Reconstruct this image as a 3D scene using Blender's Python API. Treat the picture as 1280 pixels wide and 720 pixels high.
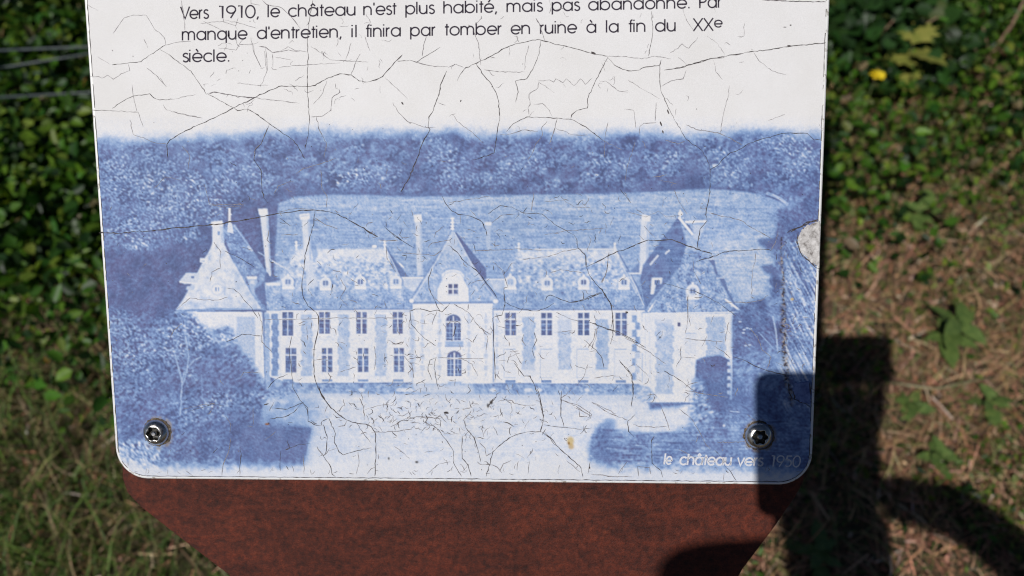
import bpy, bmesh, math, random
import numpy as np
from mathutils import Vector, Matrix
for _o in list(bpy.data.objects): bpy.data.objects.remove(_o, do_unlink=True)
scene = bpy.context.scene
COL = scene.collection
rad = math.radians
rng = np.random.default_rng(7); random.seed(7)

# ------------------------------------------------------------------ camera
F = 930.0                       # focal length in photo pixels (1280 wide)
PITCH = rad(50); CAM_H = 1.15
cam_d = bpy.data.cameras.new('camera'); cam = bpy.data.objects.new('camera', cam_d); COL.objects.link(cam)
cam.location = (0, 0, CAM_H); cam.rotation_euler = (math.pi/2 - PITCH, 0, 0)
cam_d.sensor_width = 36; cam_d.lens = 36*F/1280
cam_d.clip_start = 0.01; cam_d.clip_end = 500
cam_d.dof.use_dof = True; cam_d.dof.focus_distance = 0.436; cam_d.dof.aperture_fstop = 6.0
scene.camera = cam
scene.cycles.filter_width = 1.15
scene.render.resolution_x = 1024; scene.render.resolution_y = 576

# ------------------------------------------------------------------ light
AX, AY = 1034., 398.            # photo point straight down-sun of the lens
S = np.array([(AX-640)/F, (AY-360)/F, 1.0])      # sun travel direction, camera axes
def c2w(p):                      # camera axes (x right, y down, z forward) -> world
    p = np.asarray(p, float); sp, cp = math.sin(PITCH), math.cos(PITCH)
    x, y, z = p[..., 0], p[..., 1], p[..., 2]
    return np.stack([x, z*cp - y*sp, CAM_H - z*sp - y*cp], -1)
sdir = c2w(S) - c2w(np.zeros(3)); sdir /= np.linalg.norm(sdir)
sun_d = bpy.data.lights.new('sun', 'SUN'); sun = bpy.data.objects.new('sun', sun_d); COL.objects.link(sun)
sun_d.energy = 4.9; sun_d.angle = rad(0.55); sun_d.color = (1.0, 0.968, 0.928)
sun.rotation_euler = Vector(sdir).to_track_quat('-Z', 'Y').to_euler(); sun.location = (-2, -3, 5)
world = bpy.data.worlds.new('World'); scene.world = world; world.use_nodes = True
wn = world.node_tree; bg = wn.nodes['Background']
sky = wn.nodes.new('ShaderNodeTexSky'); sky.sky_type = 'NISHITA'; sky.sun_disc = False
sky.air_density = .6; sky.dust_density = .3; sky.ozone_density = 3.0
sky.sun_elevation = math.asin(-sdir[2]); sky.sun_rotation = math.atan2(-sdir[0], -sdir[1])
wn.links.new(sky.outputs[0], bg.inputs[0]); bg.inputs[1].default_value = 0.05
scene.view_settings.view_transform = 'Standard'; scene.view_settings.look = 'None'
scene.view_settings.exposure = -0.66; scene.view_settings.gamma = 1.0

# ------------------------------------------------------------------ helpers
def lin(c):
    c = np.asarray(c, float)/255.
    return np.where(c <= .04045, c/12.92, ((c+.055)/1.055)**2.4)
def tag(o, label=None, cat=None, group=None, kind=None):
    if label: o['label'] = label
    if cat: o['category'] = cat
    if group: o['group'] = group
    if kind: o['kind'] = kind
    return o
def link(name, me, mat=None, parent=None):
    o = bpy.data.objects.new(name, me); COL.objects.link(o)
    if mat is not None and me is not None: me.materials.append(mat)
    if parent is not None: o.parent = parent
    return o
def empty(name, loc=(0, 0, 0)):
    o = bpy.data.objects.new(name, None); COL.objects.link(o); o.location = loc; o.empty_display_size = .05
    return o
def mesh_np(name, V, faces, col=None, smooth=False):
    """V (n,3); faces (m,k) all same k; col (n,3) per-vertex colour"""
    V = np.ascontiguousarray(V, np.float32); faces = np.ascontiguousarray(faces, np.int32)
    me = bpy.data.meshes.new(name); n = len(V); m, k = faces.shape
    me.vertices.add(n); me.vertices.foreach_set('co', V.ravel())
    me.loops.add(m*k); me.loops.foreach_set('vertex_index', faces.ravel())
    me.polygons.add(m); me.polygons.foreach_set('loop_start', np.arange(m, dtype=np.int32)*k)
    if smooth: me.polygons.foreach_set('use_smooth', np.ones(m, bool))
    me.update(calc_edges=True)
    if col is not None:
        a = me.color_attributes.new('ink', 'FLOAT_COLOR', 'POINT')
        c = np.ones((n, 4), np.float32); c[:, :3] = col; a.data.foreach_set('color', c.ravel())
    return me
def rel(o, parent):               # keep world place when parented to an empty at parent.location
    o.parent = parent; o.matrix_parent_inverse = Matrix.Translation(-Vector(parent.location))
    return o
def bm_obj(name, bm, mat, smooth=False, parent=None):
    me = bpy.data.meshes.new(name); bm.normal_update(); bm.to_mesh(me); bm.free()
    if smooth:
        for p in me.polygons: p.use_smooth = True
    o = link(name, me, mat)
    if parent is not None: rel(o, parent)
    return o

def new_mat(name):
    m = bpy.data.materials.new(name); m.use_nodes = True
    nt = m.node_tree; return m, nt, nt.nodes['Principled BSDF']
def N(nt, t, **kw):
    n = nt.nodes.new(t)
    for k, v in kw.items():
        if k in n.inputs: n.inputs[k].default_value = v
        else: setattr(n, k, v)
    return n
def ramp(nt, src, stops):
    r = nt.nodes.new('ShaderNodeValToRGB'); e = r.color_ramp.elements
    while len(e) < len(stops): e.new(0.5)
    for el, (p, c) in zip(e, stops): el.position = p; el.color = (*c, 1) if len(c) == 3 else c
    nt.links.new(src, r.inputs[0]); return r
def mixc(nt, fac, a, b, mode='MIX'):
    m = nt.nodes.new('ShaderNodeMix'); m.data_type = 'RGBA'; m.blend_type = mode
    for s, v in ((0, fac), (6, a), (7, b)):
        if hasattr(v, 'is_linked') or isinstance(v, bpy.types.NodeSocket): nt.links.new(v, m.inputs[s])
        elif s == 0: m.inputs[0].default_value = v
        else: m.inputs[s].default_value = (*v, 1)
    return m.outputs[2]
def bump(nt, bsdf, h, strength, dist):
    b = N(nt, 'ShaderNodeBump', Strength=strength, Distance=dist); nt.links.new(h, b.inputs['Height'])
    nt.links.new(b.outputs[0], bsdf.inputs['Normal']); return b
def noise(nt, scale, detail=6, rough=.6, vec=None):
    n = N(nt, 'ShaderNodeTexNoise', Scale=scale, Detail=detail, Roughness=rough)
    if vec is None:
        tc = nt.nodes.new('ShaderNodeTexCoord'); vec = tc.outputs['Object']
    nt.links.new(vec, n.inputs['Vector']); return n.outputs[0]

# ------------------------------------------------------------------ panel frame (fitted to the photograph)
def rotm(r):
    a = np.linalg.norm(r); k = r/a; K = np.array([[0, -k[2], k[1]], [k[2], 0, -k[0]], [-k[1], k[0], 0]])
    return np.eye(3)+math.sin(a)*K+(1-math.cos(a))*K@K
PR = rotm(np.array([0.11204471, 0.0474699, -0.00555467])); PO = np.array([-0.24312422, 0.11733326, 0.45868724])
W = 0.42; HP = 0.594; RC = 0.019
RX, RY, RZ = PR[:, 0], PR[:, 1], PR[:, 2]         # right, down, into the panel
def uvw(u, v, h=0.):              # panel coords -> world; h = height above the face, v negative going up
    u, v, h = np.broadcast_arrays(*[np.asarray(q, float) for q in (u, v, h)])
    return c2w(PO + u[..., None]*RX + v[..., None]*RY - h[..., None]*RZ)
def uv2px(u, v):
    P = PO + u[..., None]*RX + v[..., None]*RY
    return 640+F*P[..., 0]/P[..., 2], 360+F*P[..., 1]/P[..., 2]
def px2uv(x, y, h=0.):
    """drawing coordinates of the print -> panel coordinates"""
    x, y = np.broadcast_arrays(np.asarray(x, float), np.asarray(y, float))
    d = np.stack([(x-640)/F, (y-360)/F, np.ones_like(x)], -1)
    O = PO - h*RZ; t = (O@RZ)/(d@RZ); Q = d*t[..., None]-O
    return Q@RX, Q@RY
def pp(x, y, h=0.):
    u, v = px2uv(x, y); return uvw(u, v, h)

# ------------------------------------------------------------------ materials
def attr_mat(name, rough, spec=.5, grain=0., bumpd=0.):
    m, nt, b = new_mat(name)
    a = nt.nodes.new('ShaderNodeAttribute'); a.attribute_name = 'ink'
    b.inputs['Roughness'].default_value = rough; b.inputs['Specular IOR Level'].default_value = spec
    nt.links.new(a.outputs['Color'], b.inputs['Base Color'])
    return m, nt, b, a
M = {}
# printed laminate: ink colour per vertex, fine grain and dirt by nodes
m, nt, b, a = attr_mat('printed_laminate', .55, .16)
g1 = noise(nt, 2200, 2, .7); r1 = ramp(nt, g1, [(.25, (.90, .90, .90)), (.75, (1.08, 1.08, 1.08))])
c = mixc(nt, 1., a.outputs['Color'], r1.outputs[0], 'MULTIPLY')
g2 = noise(nt, 24, 8, .65); r2 = ramp(nt, g2, [(.35, (.95, .945, .93)), (.62, (1, 1, 1))])
c = mixc(nt, 1., c, r2.outputs[0], 'MULTIPLY')
nt.links.new(c, b.inputs['Base Color'])
g3 = noise(nt, 600, 4, .6); bump(nt, b, g3, .12, .0003)
M['print'] = m
m, nt, b = new_mat('panel_edge'); b.inputs['Base Color'].default_value = (.74, .73, .71, 1); b.inputs['Roughness'].default_value = .35
g = noise(nt, 300, 4); r = ramp(nt, g, [(.33, (.45, .42, .38)), (.42, (.88, .88, .87))]); nt.links.new(r.outputs[0], b.inputs['Base Color'])
M['edge'] = m
for nm, c1, c2 in (('crack_dark', (.03, .024, .024), (.13, .11, .11)), ('crack_fine', (.14, .12, .13), (.36, .34, .35)), ('letter_ink', (.035, .028, .045), (.055, .045, .065))):
    m, nt, b = new_mat(nm); g = noise(nt, 900, 3); r = ramp(nt, g, [(.35, c1), (.65, c2)])
    nt.links.new(r.outputs[0], b.inputs['Base Color']); b.inputs['Roughness'].default_value = .7; b.inputs['Specular IOR Level'].default_value = .2
    M[nm] = m
m, nt, b = new_mat('caption_ink'); g = noise(nt, 1500, 3); r = ramp(nt, g, [(.3, (.55, .58, .66)), (.6, (.80, .80, .84))])
nt.links.new(r.outputs[0], b.inputs['Base Color']); b.inputs['Roughness'].default_value = .5; M['caption'] = m
# weathered steel
m, nt, b = new_mat('rusted_steel')
n1 = noise(nt, 260, 10, .75); n2 = noise(nt, 22, 6, .6); n3 = noise(nt, 1300, 4, .7)
r = ramp(nt, n1, [(.30, lin((46, 24, 19))), (.45, lin((80, 37, 26))), (.60, lin((106, 49, 32))), (.76, lin((140, 76, 52)))])
r2 = ramp(nt, n2, [(.3, (.72, .68, .70)), (.65, (1.05, 1.0, .98))])
c = mixc(nt, 1., r.outputs[0], r2.outputs[0], 'MULTIPLY')
mp = nt.nodes.new('ShaderNodeMapping'); tcr = nt.nodes.new('ShaderNodeTexCoord'); nt.links.new(tcr.outputs['Object'], mp.inputs[0]); mp.inputs['Scale'].default_value = (.35, 1, 1)
n4 = noise(nt, 75, 9, .8, mp.outputs[0]); r4_ = ramp(nt, n4, [(.36, (.48, .46, .50)), (.5, (1, 1, 1)), (.66, (1.28, 1.12, 1.0))]); c = mixc(nt, .85, c, r4_.outputs[0], 'MULTIPLY')
r3 = ramp(nt, n3, [(.34, (.35, .33, .33)), (.46, (1, 1, 1)), (.62, (1.1, 1.05, 1.0)), (.74, (2.0, 1.8, 1.6))])
c = mixc(nt, .8, c, r3.outputs[0], 'MULTIPLY'); nt.links.new(c, b.inputs['Base Color'])
b.inputs['Roughness'].default_value = .62; b.inputs['Specular IOR Level'].default_value = .35
ad = N(nt, 'ShaderNodeMath', operation='ADD'); nt.links.new(n1, ad.inputs[0]); nt.links.new(n3, ad.inputs[1])
bump(nt, b, ad.outputs[0], .55, .0012); M['rust'] = m
m, nt, b = new_mat('stainless_steel'); b.inputs['Metallic'].default_value = 1; b.inputs['Base Color'].default_value = (.62, .60, .57, 1)
g = noise(nt, 500, 4); r = ramp(nt, g, [(.3, (.16,)*3), (.7, (.34,)*3)]); nt.links.new(r.outputs[0], b.inputs['Roughness']); M['steel'] = m
m, nt, b = new_mat('bolt_grime'); g = noise(nt, 700, 4); r = ramp(nt, g, [(.35, (.035, .028, .022)), (.6, (.16, .12, .08)), (.75, (.45, .42, .38))])
nt.links.new(r.outputs[0], b.inputs['Base Color']); b.inputs['Roughness'].default_value = .8; M['grime'] = m
m, nt, b = new_mat('socket_black'); b.inputs['Base Color'].default_value = (.02, .018, .015, 1); b.inputs['Roughness'].default_value = .5
g = noise(nt, 900, 3); r = ramp(nt, g, [(.4, (.012, .011, .010)), (.7, (.05, .045, .03))]); nt.links.new(r.outputs[0], b.inputs['Base Color']); M['socket'] = m

# ================================================================== THE SIGN
base = uvw(W/2, 0.11, 0.); sign = empty('information_sign', (float(base[0]), float(base[1]) + .02, 0.0))
tag(sign, 'white information sign with French text and a blue castle photograph on a rusty steel stand', 'information sign')

# ---- rusty backing plate: outline in panel plane, 3.4 mm behind the face
def ppanel(x, y, h):
    u, v = px2uv(x, y, h); return u, v
low = [(152, 560), (153, 598), (159, 616), (176, 634), (222, 670), (286, 719), (420, 822)]
lowr = [(868, 822), (928, 712), (950, 683), (971, 655), (992, 624), (1004, 604), (1008, 570)]
out = [px2uv(x, y, -.0034) for x, y in low+lowr]
out = [(float(u), float(v)) for u, v in out]
out = [(out[0][0], -HP+.01)] + out + [(out[-1][0], -HP+.01)]
bm = bmesh.new()
vs = [bm.verts.new(Vector(uvw(u, v, -.0034))) for u, v in out]
f = bm.faces.new(vs); r_ = bmesh.ops.extrude_face_region(bm, geom=[f])
back = [g for g in r_['geom'] if isinstance(g, bmesh.types.BMVert)]
dn = Vector(uvw(0, 0, -.005)-uvw(0, 0, 0))
for v in back: v.co += dn
bmesh.ops.recalc_face_normals(bm, faces=bm.faces)
bmesh.ops.bevel(bm, geom=list(bm.edges), offset=.0005, segments=1, affect='EDGES')
plate = bm_obj('backing_plate', bm, M['rust'], parent=sign)
# post: folded steel sheet going straight down to the ground
pl_, pr_ = out[7], out[8]
cx = (pl_[0]+pr_[0])/2
p0 = uvw(pl_[0], pl_[1], -.0034-.0025); p1 = uvw(pr_[0], pr_[1], -.0034-.0025)
bm = bmesh.new()
q = [Vector(p0), Vector(p1), Vector((p1[0]-.03, p1[1]+.02, -.05)), Vector((p0[0]+.03, p0[1]+.02, -.05))]
fr = [bm.verts.new(v) for v in q]; f = bm.faces.new(fr)
r_ = bmesh.ops.extrude_face_region(bm, geom=[f])
for g in r_['geom']:
    if isinstance(g, bmesh.types.BMVert): g.co += Vector((0, .006, 0))
bmesh.ops.recalc_face_normals(bm, faces=bm.faces)
post = bm_obj('post', bm, M['rust'], parent=sign)

# ---- panel body with rounded corners
def rrect(u0, u1, v0, v1, r, n=14):
    pts = []
    for (cu, cv, a0) in ((u1-r, v1-r, 0), (u0+r, v1-r, 90), (u0+r, v0+r, 180), (u1-r, v0+r, 270)):
        for i in range(n+1):
            a = rad(a0+90*i/n); pts.append((cu+r*math.cos(a), cv+r*math.sin(a)))
    return pts
bm = bmesh.new(); loops = []
for inset, h in ((0, -.0032), (0, -.0005), (.0007, 0.0)):
    loops.append([bm.verts.new(Vector(uvw(u, v, h))) for u, v in rrect(inset, W-inset, -HP+inset, -inset, RC-inset)])
for A_, B_ in zip(loops, loops[1:]):
    for i in range(len(A_)):
        j = (i+1) % len(A_); bm.faces.new((A_[i], A_[j], B_[j], B_[i]))
bm.faces.new(loops[0]); bm.faces.new(loops[-1]); bmesh.ops.recalc_face_normals(bm, faces=bm.faces)
panel = bm_obj('panel', bm, M['edge'], parent=sign)
def to_panel(o):
    o.parent = panel; return o        # panel's world matrix is the identity

# ================================================================== THE PRINT (ink tones painted in code, 2x the vertex pitch)
SS = 2; X0, Y0, XW, YH = 96, 140, 952, 472
CW, CH = XW*SS, YH*SS
gx, gy = np.meshgrid((np.arange(CW)+.5)/SS+X0, (np.arange(CH)+.5)/SS+Y0)
fy = np.fft.fftfreq(CH)[:, None]; fx = np.fft.rfftfreq(CW)[None, :]
def gfilt(sx, sy=None, ang=0.):
    sy = sx if sy is None else sy; c, s = math.cos(ang), math.sin(ang)
    a = fx*c+fy*s; b_ = -fx*s+fy*c
    return np.exp(-2*(math.pi**2)*((a*sx*SS)**2+(b_*sy*SS)**2))
def nz(s1, s2=None, seed=0, sy=None, ang=0.):
    """band-passed noise, unit variance; sizes in print pixels"""
    w = np.fft.rfft2(np.random.default_rng(seed).standard_normal((CH, CW)))
    k = gfilt(s1, sy, ang)
    if s2: k = k-gfilt(s2)
    o = np.fft.irfft2(w*k, (CH, CW)); return ((o-o.mean())/o.std()).astype(np.float32)
def blur(a, s):
    return np.fft.irfft2(np.fft.rfft2(a)*gfilt(s), (CH, CW)).astype(np.float32)
def sm(a, b, x):
    t = np.clip((x-a)/(b-a), 0, 1); return t*t*(3-2*t)
def mask_poly(pts, soft=0.):
    pts = np.array(pts, float); out_ = np.zeros((CH, CW), np.float32); pad = int(3*soft+2)
    x0 = max(int((pts[:, 0].min()-X0)*SS)-pad, 0); x1 = min(int((pts[:, 0].max()-X0)*SS)+pad+2, CW)
    y0 = max(int((pts[:, 1].min()-Y0)*SS)-pad, 0); y1 = min(int((pts[:, 1].max()-Y0)*SS)+pad+2, CH)
    if x1 <= x0 or y1 <= y0: return out_, (slice(0, 1), slice(0, 1))
    X, Y = gx[y0:y1, x0:x1], gy[y0:y1, x0:x1]; ins = np.zeros(X.shape, bool)
    for (ax, ay), (bx, by) in zip(pts, np.roll(pts, -1, 0)):
        if ay == by: continue
        ins ^= ((ay > Y) != (by > Y)) & (X < (bx-ax)*(Y-ay)/(by-ay)+ax)
    m_ = ins.astype(np.float32)
    if soft:
        n = max(1, int(soft*SS))
        for ax_ in (0, 1):
            for _ in range(2):
                k = np.ones(2*n+1)/(2*n+1); m_ = np.apply_along_axis(lambda r: np.convolve(np.pad(r, n, 'edge'), k, 'valid'), ax_, m_)
    out_[y0:y1, x0:x1] = m_
    return m_, (slice(y0, y1), slice(x0, x1))
T = np.zeros((CH, CW), np.float32)
def poly(pts, tone, alpha=1., soft=0.):
    m_, sl = mask_poly(pts, soft)
    if m_.shape != T[sl].shape: return
    t = tone[sl] if isinstance(tone, np.ndarray) else tone
    T[sl] += (t-T[sl])*m_*alpha
def rect(x0, y0, x1, y1, tone, alpha=1., soft=0.): poly([(x0, y0), (x1, y0), (x1, y1), (x0, y1)], tone, alpha, soft)
def line(pts, w, tone, alpha=1.):
    for (ax, ay), (bx, by) in zip(pts, pts[1:]):
        d = math.hypot(bx-ax, by-ay) or 1; nx, ny = -(by-ay)/d*w/2, (bx-ax)/d*w/2
        poly([(ax+nx, ay+ny), (bx+nx, by+ny), (bx-nx, by-ny), (ax-nx, ay-ny)], tone, alpha)
def disc(cx, cy, rx, ry, tone, alpha=1., a0=0, a1=360, soft=0.):
    n = 20; poly([(cx+rx*math.cos(rad(a0+(a1-a0)*i/n)), cy+ry*math.sin(rad(a0+(a1-a0)*i/n))) for i in range(n+1)], tone, alpha, soft)
def Z(x0, y0, s, pts): return [(x0+x/s, y0+y/s) for x, y in pts]
ZC = lambda p: Z(200, 240, 4, p)
ZD = lambda p: Z(480, 240, 4, p)
ZE = lambda p: Z(720, 240, 4, p)
ZF = lambda p: Z(200, 360, 4, p)
ZG = lambda p: Z(480, 360, 4, p)
ZH = lambda p: Z(720, 360, 4, p)
leaf = nz(1.0, 3.2, 1, sy=.7, ang=.6); leaf2 = nz(1.5, 5, 2, sy=1.0, ang=-.5); clump = nz(5, 14, 3); big = nz(14, 40, 4); fine = nz(.55, 1.6, 5)
streak = nz(7, None, 6, sy=.6); streak = streak-blur(streak, 6); mott = nz(2.2, 8, 8)
# --- far wood
wood = .27+.028*leaf+.035*leaf2+.06*clump+.05*big
wd2 = nz(1.6, 6, 61, sy=2.6); wood = wood+.035*wd2*(gx > 330)-.03*sm(400, 560, gx)*(1-sm(860, 900, gx)); T[:] = wood
# pale tree crowns in the wood and on the left
def crown(cx, cy, rx, ry, lift, amp=.09, seed=0):
    d = ((gx-cx)/rx)**2+((gy-cy)/ry)**2; w_ = np.clip(1-d, 0, 1)**.6
    T[:] += w_*(lift*(.6-.6*(gy-cy)/ry*.7) + amp*np.maximum(leaf, -.4)*.8)
def tree(cx, cy, r, lift, base_):
    x0 = max(int((cx-2*r-X0)*SS), 0); x1 = min(int((cx+2*r-X0)*SS), CW); y0 = max(int((cy-2*r-Y0)*SS), 0); y1 = min(int((cy+2*r-Y0)*SS), CH)
    if x1 <= x0 or y1 <= y0: return
    sl = (slice(y0, y1), slice(x0, x1)); dx, dy = (gx[sl]-cx)/r, (gy[sl]-cy)/(r*.85)
    w_ = np.clip(1.15-(dx*dx+dy*dy)+.34*leaf2[sl]+.2*leaf[sl], 0, 1)**.6
    t = base_-lift*(dy*.8+dx*.25)+(.015+lift*.30)*leaf[sl]+.03*leaf2[sl]; T[sl] += (t-T[sl])*w_*.85
r4 = np.random.default_rng(5)
_ts = [(r4.uniform(118, 1030), r4.uniform(170, 242), r4.uniform(5, 13)) for _ in range(300)]+[(r4.uniform(112, 300), r4.uniform(185, 300), r4.uniform(8, 17)) for _ in range(85)]
for cx_, cy_, rr_ in sorted(_ts, key=lambda q: q[1]): tree(cx_, cy_, rr_, r4.uniform(.04, .17), r4.uniform(.20, .40))
for a_ in [(165, 225, 48, 35, .07), (215, 240, 45, 40, .05), (190, 285, 60, 32, .07), (265, 255, 40, 30, .02), (178, 308, 22, 8, .16),
           (905, 205, 40, 22, .16), (915, 225, 18, 14, .15), (990, 200, 34, 30, .10), (755, 205, 30, 20, .10), (845, 200, 32, 22, .06), (655, 205, 40, 20, .10), (470, 215, 40, 15, .09),
           (560, 195, 30, 16, .08), (430, 222, 36, 12, .12), (600, 225, 50, 12, .1), (985, 180, 40, 14, .05), (300, 225, 40, 20, .08)]: crown(*a_)
# dark wood behind the left pavilion and deep shade
poly([(118, 312), (160, 318), (200, 312), (235, 300), (262, 290), (300, 255), (345, 250), (350, 300), (352, 400), (230, 392), (215, 400), (190, 420), (150, 412), (120, 400)], .17+.035*leaf2+.03*clump, .9, 5)
for cx_, cy_ in ((170, 308), (178, 300), (235, 300)): crown(cx_, cy_, 20, 6, .10)
poly([(500, 205), (520, 185), (545, 240), (505, 243)], .2, .4, 5); poly([(845, 195), (880, 190), (885, 235), (850, 238)], .18, .5, 5)
poly([(350, 236), (480, 241), (640, 241), (760, 238), (885, 232), (945, 238), (940, 246), (760, 246), (600, 249), (470, 248), (360, 246)], .2, .7, 2)
# --- the meadow behind the house
fld = .55+.035*streak+.03*mott+.03*fine+.02*leaf
m_field = [(348, 254), (372, 246), (420, 243), (520, 246), (640, 244), (740, 243), (840, 239), (885, 236), (935, 240), (965, 248), (985, 258), (972, 262), (963, 272), (972, 284), (968, 300), (948, 306), (956, 312), (974, 318), (978, 330), (965, 338), (960, 352), (968, 360), (962, 372), (935, 378), (920, 400), (340, 400), (345, 300)]
poly(m_field, fld, 1, 1.2)
poly([(360, 248), (500, 247), (700, 245), (860, 240), (940, 243), (955, 255), (800, 262), (560, 262), (380, 262)], fld+.10, .7, 3)
poly([(880, 292), (960, 290), (955, 312), (972, 325), (955, 365), (930, 380), (905, 345), (890, 325)], fld+.14, .9, 4)
poly([(640, 262), (860, 262), (960, 268), (955, 295), (860, 300)], fld+.05, .6, 5)
line([(958, 241), (975, 248), (985, 256)], 4, .72, .6); line([(966, 243), (982, 254)], 2, .8, .5)
poly([(984, 262), (1002, 256), (1030, 250), (1030, 280), (1004, 284), (985, 302), (972, 305), (968, 290)], .24+.05*leaf, .8, 3)
for p_ in ([(946, 299), (972, 296), (985, 304), (975, 312), (950, 307)], [(950, 332), (965, 330), (985, 342), (982, 352), (955, 340)], [(958, 362), (985, 356), (980, 370)]): poly(p_, .2, .85, 1.5)
# grounds behind right, shrubs
poly([(962, 315), (990, 305), (1028, 300), (1020, 600), (862, 600), (868, 508), (905, 500), (915, 400), (925, 380), (960, 372), (975, 350)], .31+.05*leaf+.06*clump+.04*leaf2, .95, 3)
# ================= the castle
def roof(tone, k=1.): return tone+.05*k*mott+.04*k*fine+.03*k*leaf
wall = .915+.022*fine+.022*mott+.015*leaf; stone = .60+.03*fine+.03*mott
# left pavilion: dark hip behind, side slope, front slope
poly(ZC([(375, 160), (545, 420), (600, 440), (605, 600), (500, 590), (400, 440), (315, 200), (330, 150)]), roof(.42), 1, .4)
poly(ZC([(540, 400), (610, 440), (600, 470), (575, 560), (560, 600), (510, 560), (470, 490), (520, 450)]), .22, .8, 1.2)
line(ZC([(370, 165), (460, 290)]), 1.6, .66, .8); line(ZC([(440, 270), (462, 296)]), 2.4, .9); line(ZC([(490, 300), (620, 378)]), 1.3, .68, .8); line(ZC([(560, 345), (620, 378)]), 1.6, .88, .8)
line(ZC([(400, 200), (530, 400)]), 3, .5, .5)
poly(ZC([(268, 245), (314, 245), (350, 318), (410, 425), (455, 505), (508, 585), (300, 578), (78, 592), (120, 530), (156, 465), (190, 398), (222, 335), (248, 290)]), .85+.05*mott+.02*leaf, 1, .3)
poly(ZC([(150, 545), (480, 545), (505, 585), (80, 592)]), .74+.05*mott, .7, 1.2); poly(ZC([(330, 300), (345, 330), (500, 580), (420, 580), (370, 440)]), .74+.04*mott, .6, 2.5)
poly(ZC([(262, 165), (315, 160), (316, 235), (322, 262), (262, 262)]), .90, 1, .3); poly(ZC([(256, 148), (312, 142), (318, 165), (258, 172)]), .98, 1, .3)
poly(ZC([(300, 175), (318, 172), (325, 255), (305, 255)]), .70, .8, .4); rect(272, 289, 275, 294, .45, .8); line(ZC([(318, 190), (350, 215)]), 3, .62, .8)
for x_, y0_, y1_ in ((287, 260, 279),): line([(x_, y0_), (x_, y1_)], 2.6, .95)
disc(287, 262, 1.6, 2, .98); disc(287.5, 268, 2.2, 1.4, .98); poly([(285, 279), (290, 279), (292, 292), (284, 290)], .85)
poly(ZC([(200, 330), (242, 332), (236, 355), (200, 352)]), .93, 1, .3); rect(251.5, 325.5, 256, 327, .5, .6)
poly(ZC([(130, 405), (200, 405), (185, 460), (120, 460), (95, 448)]), .80, 1, .3); line(ZC([(98, 450), (185, 458)]), 1.6, .95); rect(239, 345, 243, 348, .3, .8)
poly(ZC([(135, 470), (175, 468), (172, 490), (130, 490)]), .72, 1, .3)
disc(272.5, 362, 8.5, 8, .80); disc(271.5, 362, 6.2, 6, .93); rect(269, 359, 271, 364, .45, .8); rect(272.5, 359, 274, 364, .5, .8)
poly(ZC([(320, 470), (330, 470), (328, 520), (318, 510)]), .6, .6, .4)
poly(ZC([(432, 425), (485, 425), (486, 455), (475, 470), (475, 520), (458, 500)]), .62, 1, .3); poly(ZC([(432, 423), (487, 423), (482, 436), (440, 436)]), .93); rect(313, 350, 318, 355, .80)
# chimneys
def chimney(pts, cap, tone=.86):
    poly(pts, tone+.03*mott, 1, .35)
    (x0, y0), (x1, y1), (x2, y2), (x3, y3) = pts
    poly([(x1-(x1-x0)*.25, y1), (x1, y1), (x2, y2), (x2-(x2-x3)*.25, y2)], .62, .75, .3)
    poly(cap, .97, 1, .3)
chimney([(325, 267), (335, 267), (339, 344), (333, 340)], [(322.5, 261), (334.5, 260.5), (335, 268), (324, 269)])
line([(334, 335), (338, 345)], 2, .75)
poly(ZC([(545, 460), (555, 420), (610, 440), (605, 458)]), .25, .7, .6)
# --- left wing
lw = [(369, 312), (484, 311), (490, 325), (501, 346), (516, 347), (516, 388), (334, 388), (331, 355), (350, 350), (356, 337)]
poly(lw, roof(.60), 1, .3)
poly([(370, 312), (484, 311), (489, 325), (485, 332), (455, 328), (420, 337), (395, 331), (372, 348), (352, 346), (358, 336)], .88+.03*mott+.03*leaf, .95, 1.8)
m_ = (mott > .2).astype(np.float32)
poly([(360, 325), (488, 322), (500, 346), (500, 362), (345, 362)], .70+.06*mott+.09*leaf2+.06*leaf, .7, 3)
poly([(345, 365), (516, 365), (516, 388), (334, 388)], roof(.50), .6, 2.5)
poly(ZC([(525, 455), (605, 455), (600, 468), (535, 468)]), .93, 1, .3)
poly(ZC([(600, 585), (1280, 582), (1280, 592), (600, 594)]), .42, .8, .3)
chimney([(377, 272), (386.5, 271), (390, 335), (381, 330)], [(374, 268), (386.5, 266.5), (387.5, 273.5), (375.5, 275)], .84)
line([(376, 270.5), (386, 269)], 1, .55, .7)
poly([(381, 325), (391, 325), (397, 358), (384, 360)], .82, .8, 1.2); poly([(388, 300), (392, 302), (398, 318), (392, 330)], .45, .6, .7)
for x_, y_ in ((370.3, 301), (481, 300)): line([(x_, y_), (x_, y_+12)], 2, .92); disc(x_, y_+2, 2, 1.4, .96); disc(x_, y_+6, 2.1, 1.5, .96)
disc(468, 308, 3, 2, .93)
poly(ZD([(8, 270), (30, 300), (60, 345), (125, 425), (80, 425), (35, 350)]), .25, .85, .5); line(ZD([(0, 262), (80, 425)]), 1.2, .85, .8); line(ZD([(75, 355), (100, 378)]), 2, .9, .9)
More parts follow.
